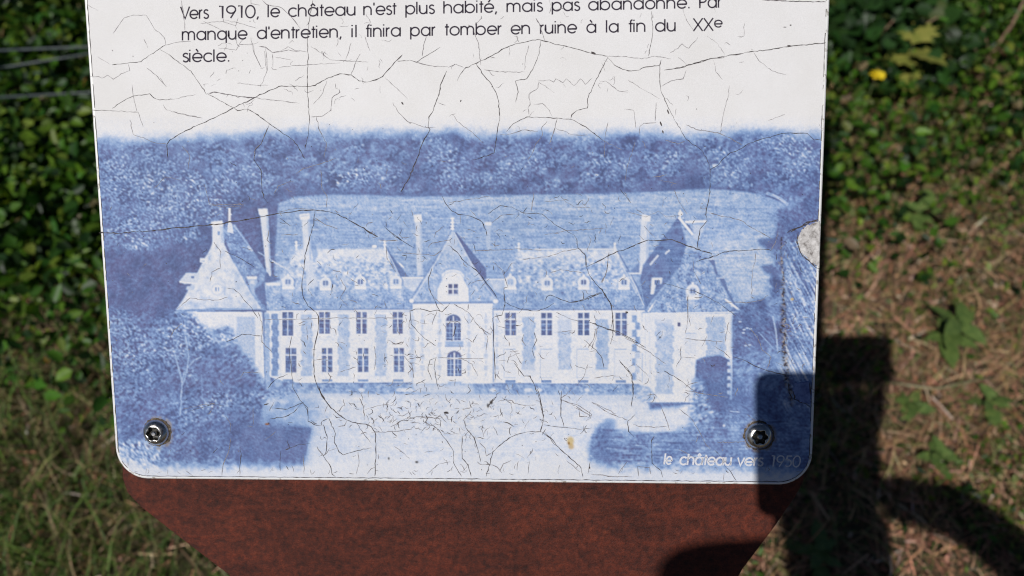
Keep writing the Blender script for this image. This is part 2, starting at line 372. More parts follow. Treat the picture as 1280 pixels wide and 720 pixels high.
def dormer(cx, cy, dark=.42, k=1.):
    poly([(cx-8*k, cy+4), (cx+8*k, cy+4), (cx+6, cy+22), (cx-4, cy+21)], .82, .35, 1.5)
    disc(cx+1.5, cy+1, 8.2*k, 8*k, .42, .75, soft=.6); disc(cx, cy, 7.4*k, 7.2*k, .88); rect(cx-6.8*k, cy, cx+6.8*k, cy+9*k, .88, 1, .3)
    disc(cx, cy+.5, 4.6*k, 4.6*k, .74); rect(cx-3.2, cy-2.6, cx-.7, cy+2.8, dark); rect(cx+.6, cy-2.6, cx+3.0, cy+2.8, dark); rect(cx-7*k, cy+6.5*k, cx+7*k, cy+9.4*k, .97, .9)
    disc(cx, cy-8.2*k, 1.6, 1.6, .92)
dormer(360, 352); dormer(407, 353.5, .34); dormer(450.5, 352, .36); dormer(495, 351.5, .45)
for x_ in (384, 473, 429): poly([(x_-1, 350), (x_+1.5, 350), (x_+2, 363), (x_-1.5, 363)], .85, .6, .5)
# ledges between roofs
poly(ZD([(95, 427), (205, 427), (150, 500), (100, 470)]), .80+.03*mott, .8, .8); line(ZD([(90, 429), (205, 429)]), 1.3, .97)
chimney([(519, 276), (526.5, 276), (528.5, 344), (521.5, 345)], [(517, 268.5), (527, 268), (527.5, 277), (518, 278)], .80)
# --- right wing
rw = [(647, 313), (771, 312), (779, 330), (800, 366), (806, 388), (620, 388), (610, 360), (607, 349), (630, 348), (638, 332)]
poly(rw, roof(.57), 1, .3)
poly([(647, 313), (771, 312), (777, 325), (760, 331), (735, 324), (715, 330), (690, 322), (660, 332), (645, 326)], .86+.04*mott+.04*leaf, .9, 2.2)
poly([(640, 322), (778, 320), (790, 345), (785, 360), (630, 360)], .68+.06*mott+.08*leaf2+.06*leaf, .65, 3)
poly([(620, 366), (800, 366), (806, 388), (620, 388)], roof(.47), .6, 2.5)
line([(620, 386.5), (806, 386.5)], 1.4, .36, .8); line([(622, 384), (806, 384)], 1, .6, .5)
line([(668, 311.5), (771, 311.5)], 1.1, .98)
for x_ in (648.5, 768.5): line([(x_, 303), (x_, 314)], 1.8, .9); disc(x_, 305, 1.8, 1.4, .95); disc(x_, 309, 1.8, 1.3, .93)
poly(ZD([(480, 400), (610, 410), (615, 440), (510, 436)]), .5, .5, .6); line(ZD([(508, 437), (612, 437)]), 1.5, .97); poly(ZD([(520, 440), (610, 440), (600, 520), (560, 500)]), .72+.03*mott, .8, 1)
dormer(638, 352, .62, 1.05); dormer(684, 353.5, .42); dormer(729.5, 352.5, .25); dormer(780, 352.5, .36)
poly(ZD([(590, 410), (630, 370), (640, 380), (612, 430)]), .35, .6, .6)
line(ZD([(1168, 295), (1285, 505)]), 1.8, .33, .8); line(ZD([(1155, 300), (1270, 520)]), 1.2, .85, .6)
for x_ in (662, 706, 755): poly([(x_-1, 350), (x_+1.5, 350), (x_+1.8, 361), (x_-1.5, 361)], .8, .55, .5)
# faint chimney
poly([(607, 280), (613.5, 280), (613, 310), (608, 308)], .70, .8, .5); rect(606, 277.5, 614.5, 281.5, .92, .9, .3)
chimney([(801, 276), (811.5, 276), (809.5, 341), (799, 341)], [(802.5, 268), (813.5, 270), (812, 277), (801.5, 276)], .84)
poly([(787, 340), (799, 328), (799, 340)], .36, .8, .3); line([(787, 342), (802, 342)], 1.5, .95)
# --- central gable
poly(ZD([(345, 190), (365, 205), (510, 385), (512, 436), (490, 440), (430, 345)]), .22, .95, .5)
poly(ZD([(200, 370), (270, 300), (240, 380), (200, 430)]), .45, .6, .6)
poly(ZD([(340, 185), (280, 300), (245, 360), (200, 430), (130, 545), (135, 555), (565, 552), (562, 530), (520, 480), (490, 440), (430, 350), (385, 270)]), roof(.62), 1, .3)
poly(ZD([(340, 190), (290, 290), (390, 330), (380, 270)]), .78, .6, 2)
line(ZD([(338, 190), (270, 315), (200, 430), (132, 540)]), 1.6, .40, .7); line(ZD([(345, 205), (278, 320), (212, 430), (145, 540)]), 1.2, .86, .7)
line(ZD([(350, 200), (430, 345), (490, 440), (558, 530)]), 1.6, .80, .8); line(ZD([(500, 445), (560, 525)]), 2.2, .30, .8)
line(ZD([(343, 132), (343, 190)]), 2.2, .92); 
for y_ in (273, 278, 282.5, 286): disc(565.6, y_, 2.6, 1.3, .98)
poly(ZD([(135, 548), (570, 545), (572, 556), (135, 558)]), .42, .9, .3); disc(514.5, 376, 3, 2.6, .95); disc(619.5, 376.5, 3.2, 2.8, .93)
# gable dormer
poly(ZD([(262, 552), (262, 480), (285, 440), (278, 420), (295, 400), (330, 385), (345, 375), (365, 385), (395, 398), (412, 420), (402, 440), (428, 478), (428, 552)]), .60, .9, .8)
poly(ZD([(268, 548), (268, 485), (292, 440), (288, 412), (315, 392), (345, 388), (378, 394), (400, 415), (398, 440), (422, 482), (424, 548)]), .95+.012*mott, 1, .3)
line(ZD([(292, 432), (305, 408), (345, 396), (385, 408), (398, 430)]), 1.3, .72, .8); line(ZD([(310, 445), (320, 425), (345, 416), (370, 425), (378, 445)]), 1, .80, .7)
def win(x0, y0, x1, y1, nx=2, ny=4, tone=.27, mull=.80, trans=None):
    rect(x0-.9, y0-.8, x1+.9, y1+.9, .84, .8, .3)
    rect(x0, y0, x1, y1, tone+.05*fine+.05*mott)
    w_ = x1-x0; h_ = y1-y0
    for i in range(1, nx): line([(x0+w_*i/nx, y0), (x0+w_*i/nx, y1)], 1.6, mull)
    for j in range(1, ny): line([(x0, y0+h_*j/ny), (x1, y0+h_*j/ny)], .7, mull, .55)
    if trans: line([(x0, y0+h_*trans), (x1, y0+h_*trans)], 1.5, .86)
win(560.3, 355, 572.3, 367.5, 2, 2, .25, .95, .5); line([(559, 369), (574, 369)], 1, .75)
# --- facades
poly([(333, 389.5), (516, 389.5), (516, 478), (365, 479), (333, 470)], wall, 1, .3)
poly([(617, 388), (802, 388), (806, 480), (617, 479)], wall, 1, .3)
poly([(516, 380), (616.5, 380), (617, 480), (516, 481)], wall+.02, 1, .3)
line([(333, 389), (516, 388)], 1.3, .99); line([(517, 381), (616, 380)], 1.3, .98); line([(617, 389.5), (806, 388.5)], 1.5, .98)
# brick piers with toothed edges
def pier(x0, x1, y0, y1, tone=.60, step=7., tooth=1.6, al=1.):
    pts = []; n = int((y1-y0)/step)
    for i in range(n): pts += [(x0+(tooth if i % 2 else 0), y0+i*step), (x0+(tooth if i % 2 else 0), y0+(i+1)*step)]
    pts.append((x0, y1)); pts.append((x1, y1))
    for i in range(n, 0, -1): pts += [(x1-(tooth if i % 2 else 0), y0+i*step), (x1-(tooth if i % 2 else 0), y0+(i-1)*step)]
    poly(pts, tone+.025*fine+.03*mott, al, .3)
pier(376, 391.5, 393, 470, .66); pier(422, 437.5, 393, 470, .67); pier(468.5, 484, 393, 470, .68)
pier(512, 520, 395, 472, .70, al=.7)
pier(652.5, 669.5, 396, 462, .66); pier(697, 714.5, 400, 462, .69); pier(744.5, 761.5, 399, 462, .62); pier(790, 800, 394, 475, .50, 9, 4)
rect(697.5, 393, 714.5, 414, .80, .7, .5); rect(652, 455, 669, 470, .8, .5, 1)
for x_ in (514.5, 528, 549.5, 586, 607.5, 621):
    for i in range(11):
        w_ = 2.3 if i % 2 else 1.2; rect(x_-w_, 391+i*7.3, x_+w_, 391+(i+1)*7.3-1, .70, .75, .4)
line([(616.3, 382), (616.8, 478)], 1.3, .45, .7)
# shaded return walls beside the left wing
pier(339, 349, 392, 470, .38, 7, 1.4, .9); rect(349, 392, 351.5, 470, .8, .6, .3)
pier(330.5, 337, 390, 480, .72, 6, .8)
line([(338, 390), (338.5, 470)], 1.4, .9, .8)
# windows
win(353, 390, 366.5, 419.5, 2, 4, .20, .70, .3); win(399, 390, 412.5, 417, 2, 4, .24, .80, .3); win(445.5, 390, 458.5, 417, 2, 4, .27, .84, .3); win(491, 390, 503.5, 417, 2, 4, .24, .8, .3)
win(357, 435, 370.5, 465.5, 2, 4, .27, .62, .28); win(402.5, 435, 415.5, 465, 2, 4, .27, .80, .3); win(447.5, 435, 460.5, 465, 2, 4, .28, .82, .3); win(492.5, 435, 505, 465, 2, 4, .32, .82, .3)
win(631.5, 391, 645, 419, 2, 4, .27, .82, .3); win(676.5, 391, 690, 419, 2, 4, .24, .8, .3); win(722.5, 391, 736.5, 419, 2, 4, .23, .8, .3); win(769.5, 391, 783.5, 419.5, 2, 4, .27, .8, .3)
for x_ in (360, 409, 454, 498): rect(x_-6.5, 474, x_+6.5, 477, .42, .85)
for x_ in (638, 683, 729, 776): rect(x_-6.5, 475, x_+6.5, 478.3, .38, .85)
for x_ in (638, 683.5, 729, 776):           # closed shutters, lower right
    rect(x_-8, 436, x_+7, 474, .91); line([(x_-8, 436.5), (x_+7, 436.5)], 1.3, .62); line([(x_-8, 436), (x_-8, 473)], .9, .72, .8)
    for j in range(7): line([(x_-7, 441+j*4.5), (x_+6, 441+j*4.5)], .6, .84, .7)
    line([(x_-8, 472), (x_+7, 472)], 1.1, .72)
# arched middle windows
def arch(x0, x1, y0, y1):
    r_ = (x1-x0)/2; cx_ = (x0+x1)/2
    disc(cx_, y0+r_*.85, r_+1.6, r_*.85+1.6, .86); disc(cx_, y0+r_*.85, r_, r_*.85, .25); rect(x0, y0+r_*.85, x1, y1, .27+.05*fine)
    rect(x0-.5, y0+8.5, x1+.5, y0+10.5, .88)
    for i in (1, 2, 3): line([(x0+(x1-x0)*i/4, y0+(2 if i == 2 else 5)), (x0+(x1-x0)*i/4, y1)], 1.9 if i == 2 else .6, .84, .95 if i == 2 else .6)
    for j in (0, 1, 2): line([(x0, y0+17+j*6), (x1, y0+17+j*6)], .6, .75, .6)
arch(557.5, 576, 393, 426); arch(559, 577, 438.5, 470)
rect(556.5, 425.5, 579, 432.5, .56, 1, .4); line([(555.5, 426), (579.5, 426)], 1, .85)
for i in range(9): line([(558+i*2.4, 427), (558+i*2.4, 432)], .6, .8, .6)
line([(556, 433), (579.5, 433)], 1, .40); rect(560, 477, 577, 480, .5, .8, .3)
# --- right pavilion
poly(ZE([(512, 120), (420, 250), (335, 365), (318, 450), (325, 520), (345, 595), (375, 545), (440, 470), (520, 380), (560, 240)]), .31+.03*mott+.03*streak, 1, .6)
poly(ZE([(512, 125), (570, 170), (600, 220), (650, 330), (690, 340), (705, 400), (742, 430), (812, 590), (812, 605), (350, 605), (378, 555), (440, 475), (520, 370), (555, 260)]), roof(.51, 1.4), 1, .4)
poly(ZE([(540, 190), (600, 220), (620, 290), (560, 290)]), .72, .5, 1.5); poly(ZE([(440, 475), (530, 400), (700, 400), (745, 480), (800, 590), (380, 590)]), roof(.55, 1.6), .5, 3)
line(ZE([(512, 125), (545, 165), (585, 215)]), 3, .95); line(ZE([(545, 150), (650, 147)]), 3.2, .90); line(ZE([(560, 160), (640, 160)]), 2, .6); disc(850.5, 267, 3, 3, .95); line([(850.5, 262), (850.5, 272)], 1.5, .95)
poly(ZE([(590, 165), (645, 165), (620, 240), (585, 240)]), .78, .7, 1)
line(ZE([(370, 365), (412, 315)]), 2.6, .82, .85); line(ZE([(445, 310), (468, 290)]), 2.4, .85, .8); line(ZE([(330, 450), (440, 300)]), 2, .38, .6)
line(ZE([(318, 440), (345, 590)]), 1.6, .50, .8); line(ZE([(265, 400), (340, 570)]), 1.4, .82, .7)
line(ZE([(400, 540), (360, 600)]), 2, .93); poly(ZE([(380, 545), (450, 470), (440, 500), (385, 570)]), .35, .5, .8)
poly(ZE([(660, 338), (692, 340), (700, 380), (712, 418), (700, 420), (685, 370)]), .25, .85, .3); poly(ZE([(712, 425), (742, 432), (760, 490), (805, 575), (795, 580), (735, 470)]), .27, .85, .3); line(ZE([(655, 340), (690, 335)]), 1, .9, .7)
line(ZE([(700, 430), (745, 430)]), 1.4, .85, .8); line(ZE([(745, 535), (832, 602)]), 2.4, .93)
poly(ZE([(378, 428), (432, 428), (428, 460), (400, 462), (388, 512), (372, 512)]), .90, 1, .3); rect(818, 350, 825, 356, .35)
dormer(866, 363.5, .3, 1.15); line(ZE([(352, 606), (830, 600)]), 1.4, .93, .8); line(ZE([(380, 610), (790, 608)]), 1.3, .45, .8)
poly([(803, 391), (916, 391.5), (915, 500), (868, 503), (798, 503)], wall, 1, .3)
pier(818.5, 842.5, 399, 492, .69, 7, 2); pier(882, 908, 396, 450, .66, 7, 2); rect(820, 394, 842, 404, .86, .7, 1)
line([(811.5, 395), (813, 480)], .8, .75, .7); line([(807, 392), (806, 480)], 1, .78, .7)
rect(847, 403, 850.5, 408, .12); rect(856, 416, 870, 442, .86, 1, .6); line([(857, 416.5), (869, 416.5)], .9, .6, .7); line([(863, 418), (863, 441)], .7, .8)
poly([(794, 440), (803, 440), (803, 478), (794, 478)], .86, .6, .5); line([(803, 441), (803, 478)], 1, .5, .6)
line([(912.5, 394), (911, 448)], 5, .95)
# --- left pavilion walls
poly([(219, 389), (328, 390), (332, 490), (300, 494), (222, 480)], wall-.01, 1, .3)
rect(296, 396, 319, 480, .69+.03*fine, 1, .8); line([(222, 389), (325, 386)], 1.2, .60, .8); line([(222, 391.5), (326, 390)], 1, .98, .8)
pier(331, 338, 392, 490, .58, 6, .8); line([(329.5, 392), (331.5, 490)], 1.6, .40, .6)
# --- forecourt, hedge band, lawn
poly([(352, 486), (810, 484), (812, 512), (850, 508), (868, 502), (872, 540), (740, 545), (735, 600), (100, 600), (300, 500)], .845+.025*mott+.02*fine+.015*streak, 1, 2)
poly([(362, 476), (374, 479), (790, 480), (803, 484), (795, 494), (560, 493), (380, 492), (355, 490)], .50+.06*mott+.05*leaf, .95, .8)
poly([(516, 479), (545, 479), (590, 480), (592, 492), (518, 492)], .86, .75, 2)
for x_, w_ in ((512, 6), (506, 4), (616, 4), (660, 5), (674, 4), (734, 3), (500, 5), (452, 4)): disc(x_, 487.5, w_, 2.4, .88, .8, soft=.5)
poly([(370, 491), (800, 492), (820, 500), (800, 502), (370, 495)], .70, .5, 1)
poly([(795, 480), (812, 484), (822, 496), (806, 506), (796, 498)], .62+.08*leaf2, .8, 1.2); line([(808, 503.5), (868, 505)], 1.4, .40, .8); rect(815, 490, 842, 493, .7, .6, .4)
poly([(300, 490), (366, 488), (400, 500), (400, 536), (300, 540)], .52+.04*mott, .85, 8)
poly([(330, 490), (366, 482), (372, 490), (350, 500), (345, 510)], .45+.08*leaf, .8, 2)
for p_ in ((348, 476, 6, 8), (342, 500, 8, 4), (335, 504, 10, 3.5), (355, 502, 6, 3)): disc(p_[0], p_[1], p_[2], p_[3], .80+.1*0, .6, soft=1.2)
poly([(388, 520), (450, 515), (430, 580), (380, 590)], .74, .5, 9)
# front left ground shade and tree
tre = .31+.085*leaf2+.07*leaf+.05*clump
poly([(116, 395), (165, 400), (200, 396), (224, 388), (240, 392), (262, 412), (290, 408), (300, 440), (312, 448), (326, 470), (338, 492), (330, 505), (318, 530), (300, 600), (120, 600)], tre, .97, 3)
for _ in range(150):
    x_, y_ = r4.uniform(116, 335), r4.uniform(398, 560)
    if x_ < 215+ (y_-395)*1.25 and not (y_ > 530 and x_ > 240): tree(x_, y_, r4.uniform(4, 12), r4.uniform(.03, .15), r4.uniform(.22, .40))
poly([(268, 430), (292, 425), (306, 452), (330, 480), (300, 498), (262, 480), (250, 440)], .27+.06*leaf2+.05*clump, .8, 4)
for a_ in ((145, 400, 30, 20, .12), (160, 440, 36, 35, .06), (245, 415, 28, 24, .06), (285, 425, 16, 10, .12), (295, 450, 12, 8, .14), (210, 430, 26, 26, .05), (225, 512, 28, 24, .10), (270, 500, 28, 16, .05)): crown(*a_)
poly([(245, 395), (262, 398), (268, 415), (282, 420), (294, 416), (294, 436), (282, 430), (262, 425), (252, 410)], .93, .25, 3)
poly([(118, 500), (180, 500), (215, 460), (260, 480), (200, 560), (150, 560), (128, 548)], .25+.05*leaf2+.05*clump, .55, 9)
for p_ in ([(226, 500), (228, 478), (222, 455), (218, 440)], [(229, 480), (234, 462), (236, 445), (232, 420)], [(234, 460), (243, 450), (252, 446)], [(227, 478), (231, 464)], [(225, 520), (227, 500)]): line(p_, 2.0, .62, .75)
line([(231, 400), (233, 430)], 2.5, .72, .5); line([(252, 468), (253, 500)], 1.5, .5, .5)
poly([(238, 538), (300, 518), (390, 534), (386, 560), (378, 590), (200, 592), (215, 560)], .25+.04*clump+.035*leaf+.03*leaf2, .85, 5)
poly([(300, 533), (390, 534), (378, 588), (295, 588)], .235+.03*clump+.02*leaf+.02*mott, .8, 1.6)
line([(391, 535), (379, 590)], 1.5, .6, .5)
poly([(132, 556), (160, 550), (186, 552), (205, 562), (196, 580), (205, 592), (150, 592), (138, 575)], .58+.18*nz(1.6, 5, 21, sy=.8, ang=.9), .85, 3)
poly([(133, 560), (150, 556), (160, 575), (180, 592), (150, 592)], .85, .5, 3)
# right front: trees, shade, lawn edge
poly([(870, 450), (880, 446), (900, 444), (912, 450), (914, 470), (912, 500), (905, 515), (890, 520), (876, 512), (868, 490)], .22+.04*clump+.03*leaf, .97, 1.2)
poly([(866, 470), (880, 476), (884, 500), (900, 520), (880, 560), (860, 545), (862, 505)], .50+.15*leaf2, .8, 2)
for y_ in range(5): rect(909, 452+y_*9, 913.5, 457+y_*9, .88, .8, .5)
poly([(915, 392), (925, 385), (960, 380), (978, 400), (980, 440), (930, 445), (914, 440)], .24+.05*clump+.045*leaf, .85, 2.5)
for x_, y_ in ((930, 412), (934, 410), (938, 411), (929, 416), (932, 432), (937, 431), (925, 402)): disc(x_, y_, 2, 1, .72, .8)
poly([(916, 446), (975, 430), (985, 470), (950, 500), (918, 480)], .42+.05*mott+.06*leaf2, .8, 4)
line([(966, 395), (970, 415), (972, 438)], 2, .66, .8); line([(948, 415), (960, 428), (968, 437)], 1.2, .6, .7); line([(972, 400), (985, 430)], 1, .5, .6)
poly([(915, 480), (950, 480), (955, 600), (895, 600), (880, 545), (905, 520)], .30+.05*clump+.03*leaf, .9, 5)
poly([(742, 540), (750, 530), (762, 524), (768, 536), (800, 541), (842, 540), (850, 534), (872, 532), (890, 520), (1020, 520), (1020, 590), (1000, 592), (740, 588), (735, 560)], .38+.06*clump+.05*streak+.04*leaf+.03*leaf2, .9, 3)
poly([(745, 540), (768, 528), (762, 560), (775, 585), (742, 585)], .25+.05*leaf2, .7, 3); disc(762, 528, 8, 5, .45, .6, soft=2)
for x_, y_, w_ in ((770, 549, 16), (800, 556, 12), (765, 560, 14), (835, 550, 18), (790, 566, 20), (850, 562, 12), (820, 570, 18)): line([(x_-w_/2, y_), (x_+w_/2, y_+2)], 1.4, .62, .5)
disc(905, 532, 2, 1.6, .8, .9); line([(912, 514), (925, 515)], 1.2, .7, .8)
# scraped strip on the right
wsc = sm(974, 984, gx)*sm(292, 305, gy)*(1-sm(505, 520, gy))
scr = nz(9, None, 31, sy=.55, ang=rad(62)); T += wsc*(.10+.13*np.clip(scr, -.6, 2.2)+.06*fine)
wl = sm(1012, 1022, gx)*sm(330, 360, gy)*(1-sm(460, 480, gy)); T += wl*.25*(.5+.5*scr)
poly([(970, 440), (1020, 440), (1020, 475), (968, 470)], .60+.12*scr, .55, 5)
# --- fades of the printed picture into the white sheet
edge_y = 170+1.2*big+.5*clump+np.interp(gx, [110, 150, 230, 330, 400, 560, 760, 880, 960, 1030], [5, 5, 4, -4, -3, -1, 0, -3, -4, 0])
fade = 1-sm(0, 1, (gy-(edge_y-15)+.8*leaf2)/26); T = T+(.985-T)*np.clip(fade+.10*fade*(1-fade)*mott, 0, 1)
bot = sm(572, 592, gy+np.interp(gx, [130, 200, 380, 400, 730, 760, 900, 1020], [6, 0, 0, 8, 8, -2, -3, -9])+1.5*mott); T = T+(.90-T)*bot*.92
lft = 1-sm(0, 7, gx-(118+(gy-180)*.068)); T = T+(.70-T)*lft*.45*(gy > 180)
# white flake torn off near the right edge
flake_px = [(1004, 284), (1012, 280), (1024, 276), (1024.5, 334), (1016, 330), (1008, 322), (1001, 315), (997, 303), (999, 292)]
# print pixel structure
T = blur(T, .40); T = T+.75*(T-blur(T, 1.3)); T += .034*nz(.5, 1.2, 41)+.014*nz(1.2, 4, 42)
T = np.clip(T, 0, 1.02)
stops = np.array([0, .15, .28, .42, .56, .70, .85, 1.0])
cols = np.array([(78, 89, 130), (90, 104, 151), (102, 125, 174), (124, 151, 197), (151, 176, 214), (182, 196, 221), (211, 216, 228), (229, 228, 230)], float)
purple = np.clip(.5+.35*big+.35*clump+.15*mott, 0, 1)*(1-sm(.15, .5, T))
rgb = np.stack([np.interp(T, stops, cols[:, k]) for k in range(3)], -1)
rgb += purple[..., None]*np.array([6, -3, -5])
SUNW = .93                       # white reference: how bright the sunlit sheet renders
inkl = lin(np.clip(rgb, 0, 255))/SUNW
# stains that are not ink
def stain(cx, cy, rx, ry, c, a=1.):
    d = ((gx-cx)/rx)**2+((gy-cy)/ry)**2; w_ = (np.clip(1.3-d, 0, 1)*a)[..., None]; inkl[:] = inkl*(1-w_)+lin(c)*w_
stain(713, 551, 5, 6, (205, 176, 90), .75); stain(714, 558, 4, 4, (196, 160, 70), .7); stain(711, 554, 1.5, 2, (140, 96, 30)); stain(334, 530, 3, 1.5, (150, 100, 60)); stain(336, 529, 1.2, 1.2, (70, 40, 20))
stain(990, 374, 2.2, 1.8, (214, 190, 130)); stain(1001, 300, 1.5, 1.2, (150, 140, 130))
for x_, y_, rx_, ry_ in ((502, 149, .1, .1), (558, 515.5, 2.6, 1.2), (579.5, 511.5, 1.2, .8), (783, 390.5, 1.6, 1.6), (610, 507, 1.6, 3), (614, 503, 2.2, 2.6), (825, 421.5, 1.6, 1), (486, 573, 1.2, 2), (521, 577.5, 2.4, 1.5)):
    stain(x_, y_, rx_, ry_, (45, 36, 34))
for bx0, by0 in ((196, 540), (948, 544)):     # dirt ring bled out from the fixings
    rr_ = np.hypot(gx-bx0-1.5, gy-by0-1); ws_ = (np.exp(-((rr_-19)/2.2)**2)*np.clip(.35+.5*nz(2, 7, 71), 0, .8))[..., None]; inkl = inkl*(1-ws_)+lin((150, 138, 128))*ws_
# vertical crumbled seam on the right
xs_ = np.interp(gy, [300, 340, 400, 440, 470, 490, 510], [976, 978, 980, 981, 982, 987, 991])
sw = np.exp(-((gx-xs_-1.2*clump*.6)/np.interp(gy, [290, 330, 400, 510], [.6, 1.3, 3.2, 2.8]))**2)*(gy > 296)*(gy < 508)
sw = np.clip(sw*(1.2*(nz(.9, 3, 51) > .1)+.35), 0, 1)[..., None]; sc_ = np.where((nz(1.1, 3, 52) > .5)[..., None], lin((168, 160, 158)), lin((66, 58, 66)))
inkl = inkl*(1-sw)+sc_*sw
inkl = inkl.reshape(CH//SS, SS, CW//SS, SS, 3).mean((1, 3)).astype(np.float32)

# ---- the sheet that carries it: 1 vertex per printed pixel below, coarse above
vsteps = np.concatenate([np.linspace(-HP+.0012, -.226, 24), np.arange(-.2255, -.0012, .00047), [-.0012]])
NU = 905; IN = .0016
rc = RC-IN
inset = np.where(vsteps > -rc-IN, rc-np.sqrt(np.maximum(rc**2-(vsteps+IN+rc)**2, 0)), 0)
inset = np.where(vsteps < -HP+RC, rc-np.sqrt(np.maximum(rc**2-(np.minimum(vsteps+HP-IN, rc)-rc)**2, 0)), inset)
tt = np.linspace(0, 1, NU)[None, :]
U = (IN+inset)[:, None]*(1-tt)+(W-IN-inset)[:, None]*tt; V = np.repeat(vsteps[:, None], NU, 1)
px, py = uv2px(U, V)
h_, w_ = inkl.shape[:2]
fxs = np.clip(px-X0-.5, 0, w_-1.001); fys = np.clip(py-Y0-.5, 0, h_-1.001); ix, iy = fxs.astype(int), fys.astype(int); fx_, fy_ = (fxs-ix)[..., None], (fys-iy)[..., None]
colv = (inkl[iy, ix]*(1-fx_)+inkl[iy, ix+1]*fx_)*(1-fy_)+(inkl[iy+1, ix]*(1-fx_)+inkl[iy+1, ix+1]*fx_)*fy_
white = lin((229, 228, 229))/SUNW
blend = sm(142, 152, py)[..., None]; colv = white*(1-blend)+colv*blend
nr = len(vsteps); idx = np.arange(nr*NU).reshape(nr, NU)
quads = np.stack([idx[:-1, :-1], idx[1:, :-1], idx[1:, 1:], idx[:-1, 1:]], -1).reshape(-1, 4)
me = mesh_np('printed_sheet', uvw(U, V, .00012).reshape(-1, 3), quads, colv.reshape(-1, 3), True)
sheet = to_panel(link('printed_sheet', me, M['print'])); sheet['label'] = 'white laminate printed with a blue photograph of a castle'
del inkl, rgb, T

# ---- ribbons on the sheet (letters, cracks) drawn in print coordinates
class Ribbons:
    def __init__(s, h): s.P = []; s.Wd = []; s.F = []; s.h = h; s.n = 0
    def add(s, pts, widths, joint=True):
        pts = np.array(pts, float); n = len(pts)
        if n < 2: return
        w_ = np.broadcast_to(np.asarray(widths, float), (n,))
        d = np.gradient(pts, axis=0); d /= np.maximum(np.linalg.norm(d, axis=1, keepdims=True), 1e-9); nn = np.stack([-d[:, 1], d[:, 0]], 1)
        # mitre
        if n > 2:
            seg = np.diff(pts, axis=0); seg /= np.maximum(np.linalg.norm(seg, axis=1, keepdims=True), 1e-9)
            cosh = np.clip(np.sum(seg[:-1]*seg[1:], 1), -.9, 1); k = np.ones(n); k[1:-1] = 1/np.sqrt((1+cosh)/2); k = np.minimum(k, 1.8)
        else: k = np.ones(n)
        L = pts+nn*(w_*k/2)[:, None]; R = pts-nn*(w_*k/2)[:, None]
        b0 = s.n; s.P.append(np.stack([L, R], 1).reshape(-1, 2)); s.n += 2*n
        for i in range(n-1): s.F.append((b0+2*i, b0+2*i+1, b0+2*i+3, b0+2*i+2))
    def build(s, name, mat, parent_fn=to_panel):
        P = np.concatenate(s.P); u, v = px2uv(P[:, 0], P[:, 1])
        F_ = np.array(s.F)[:, ::-1]
        me = mesh_np(name, uvw(u, v, s.h), F_); return parent_fn(link(name, me, mat))

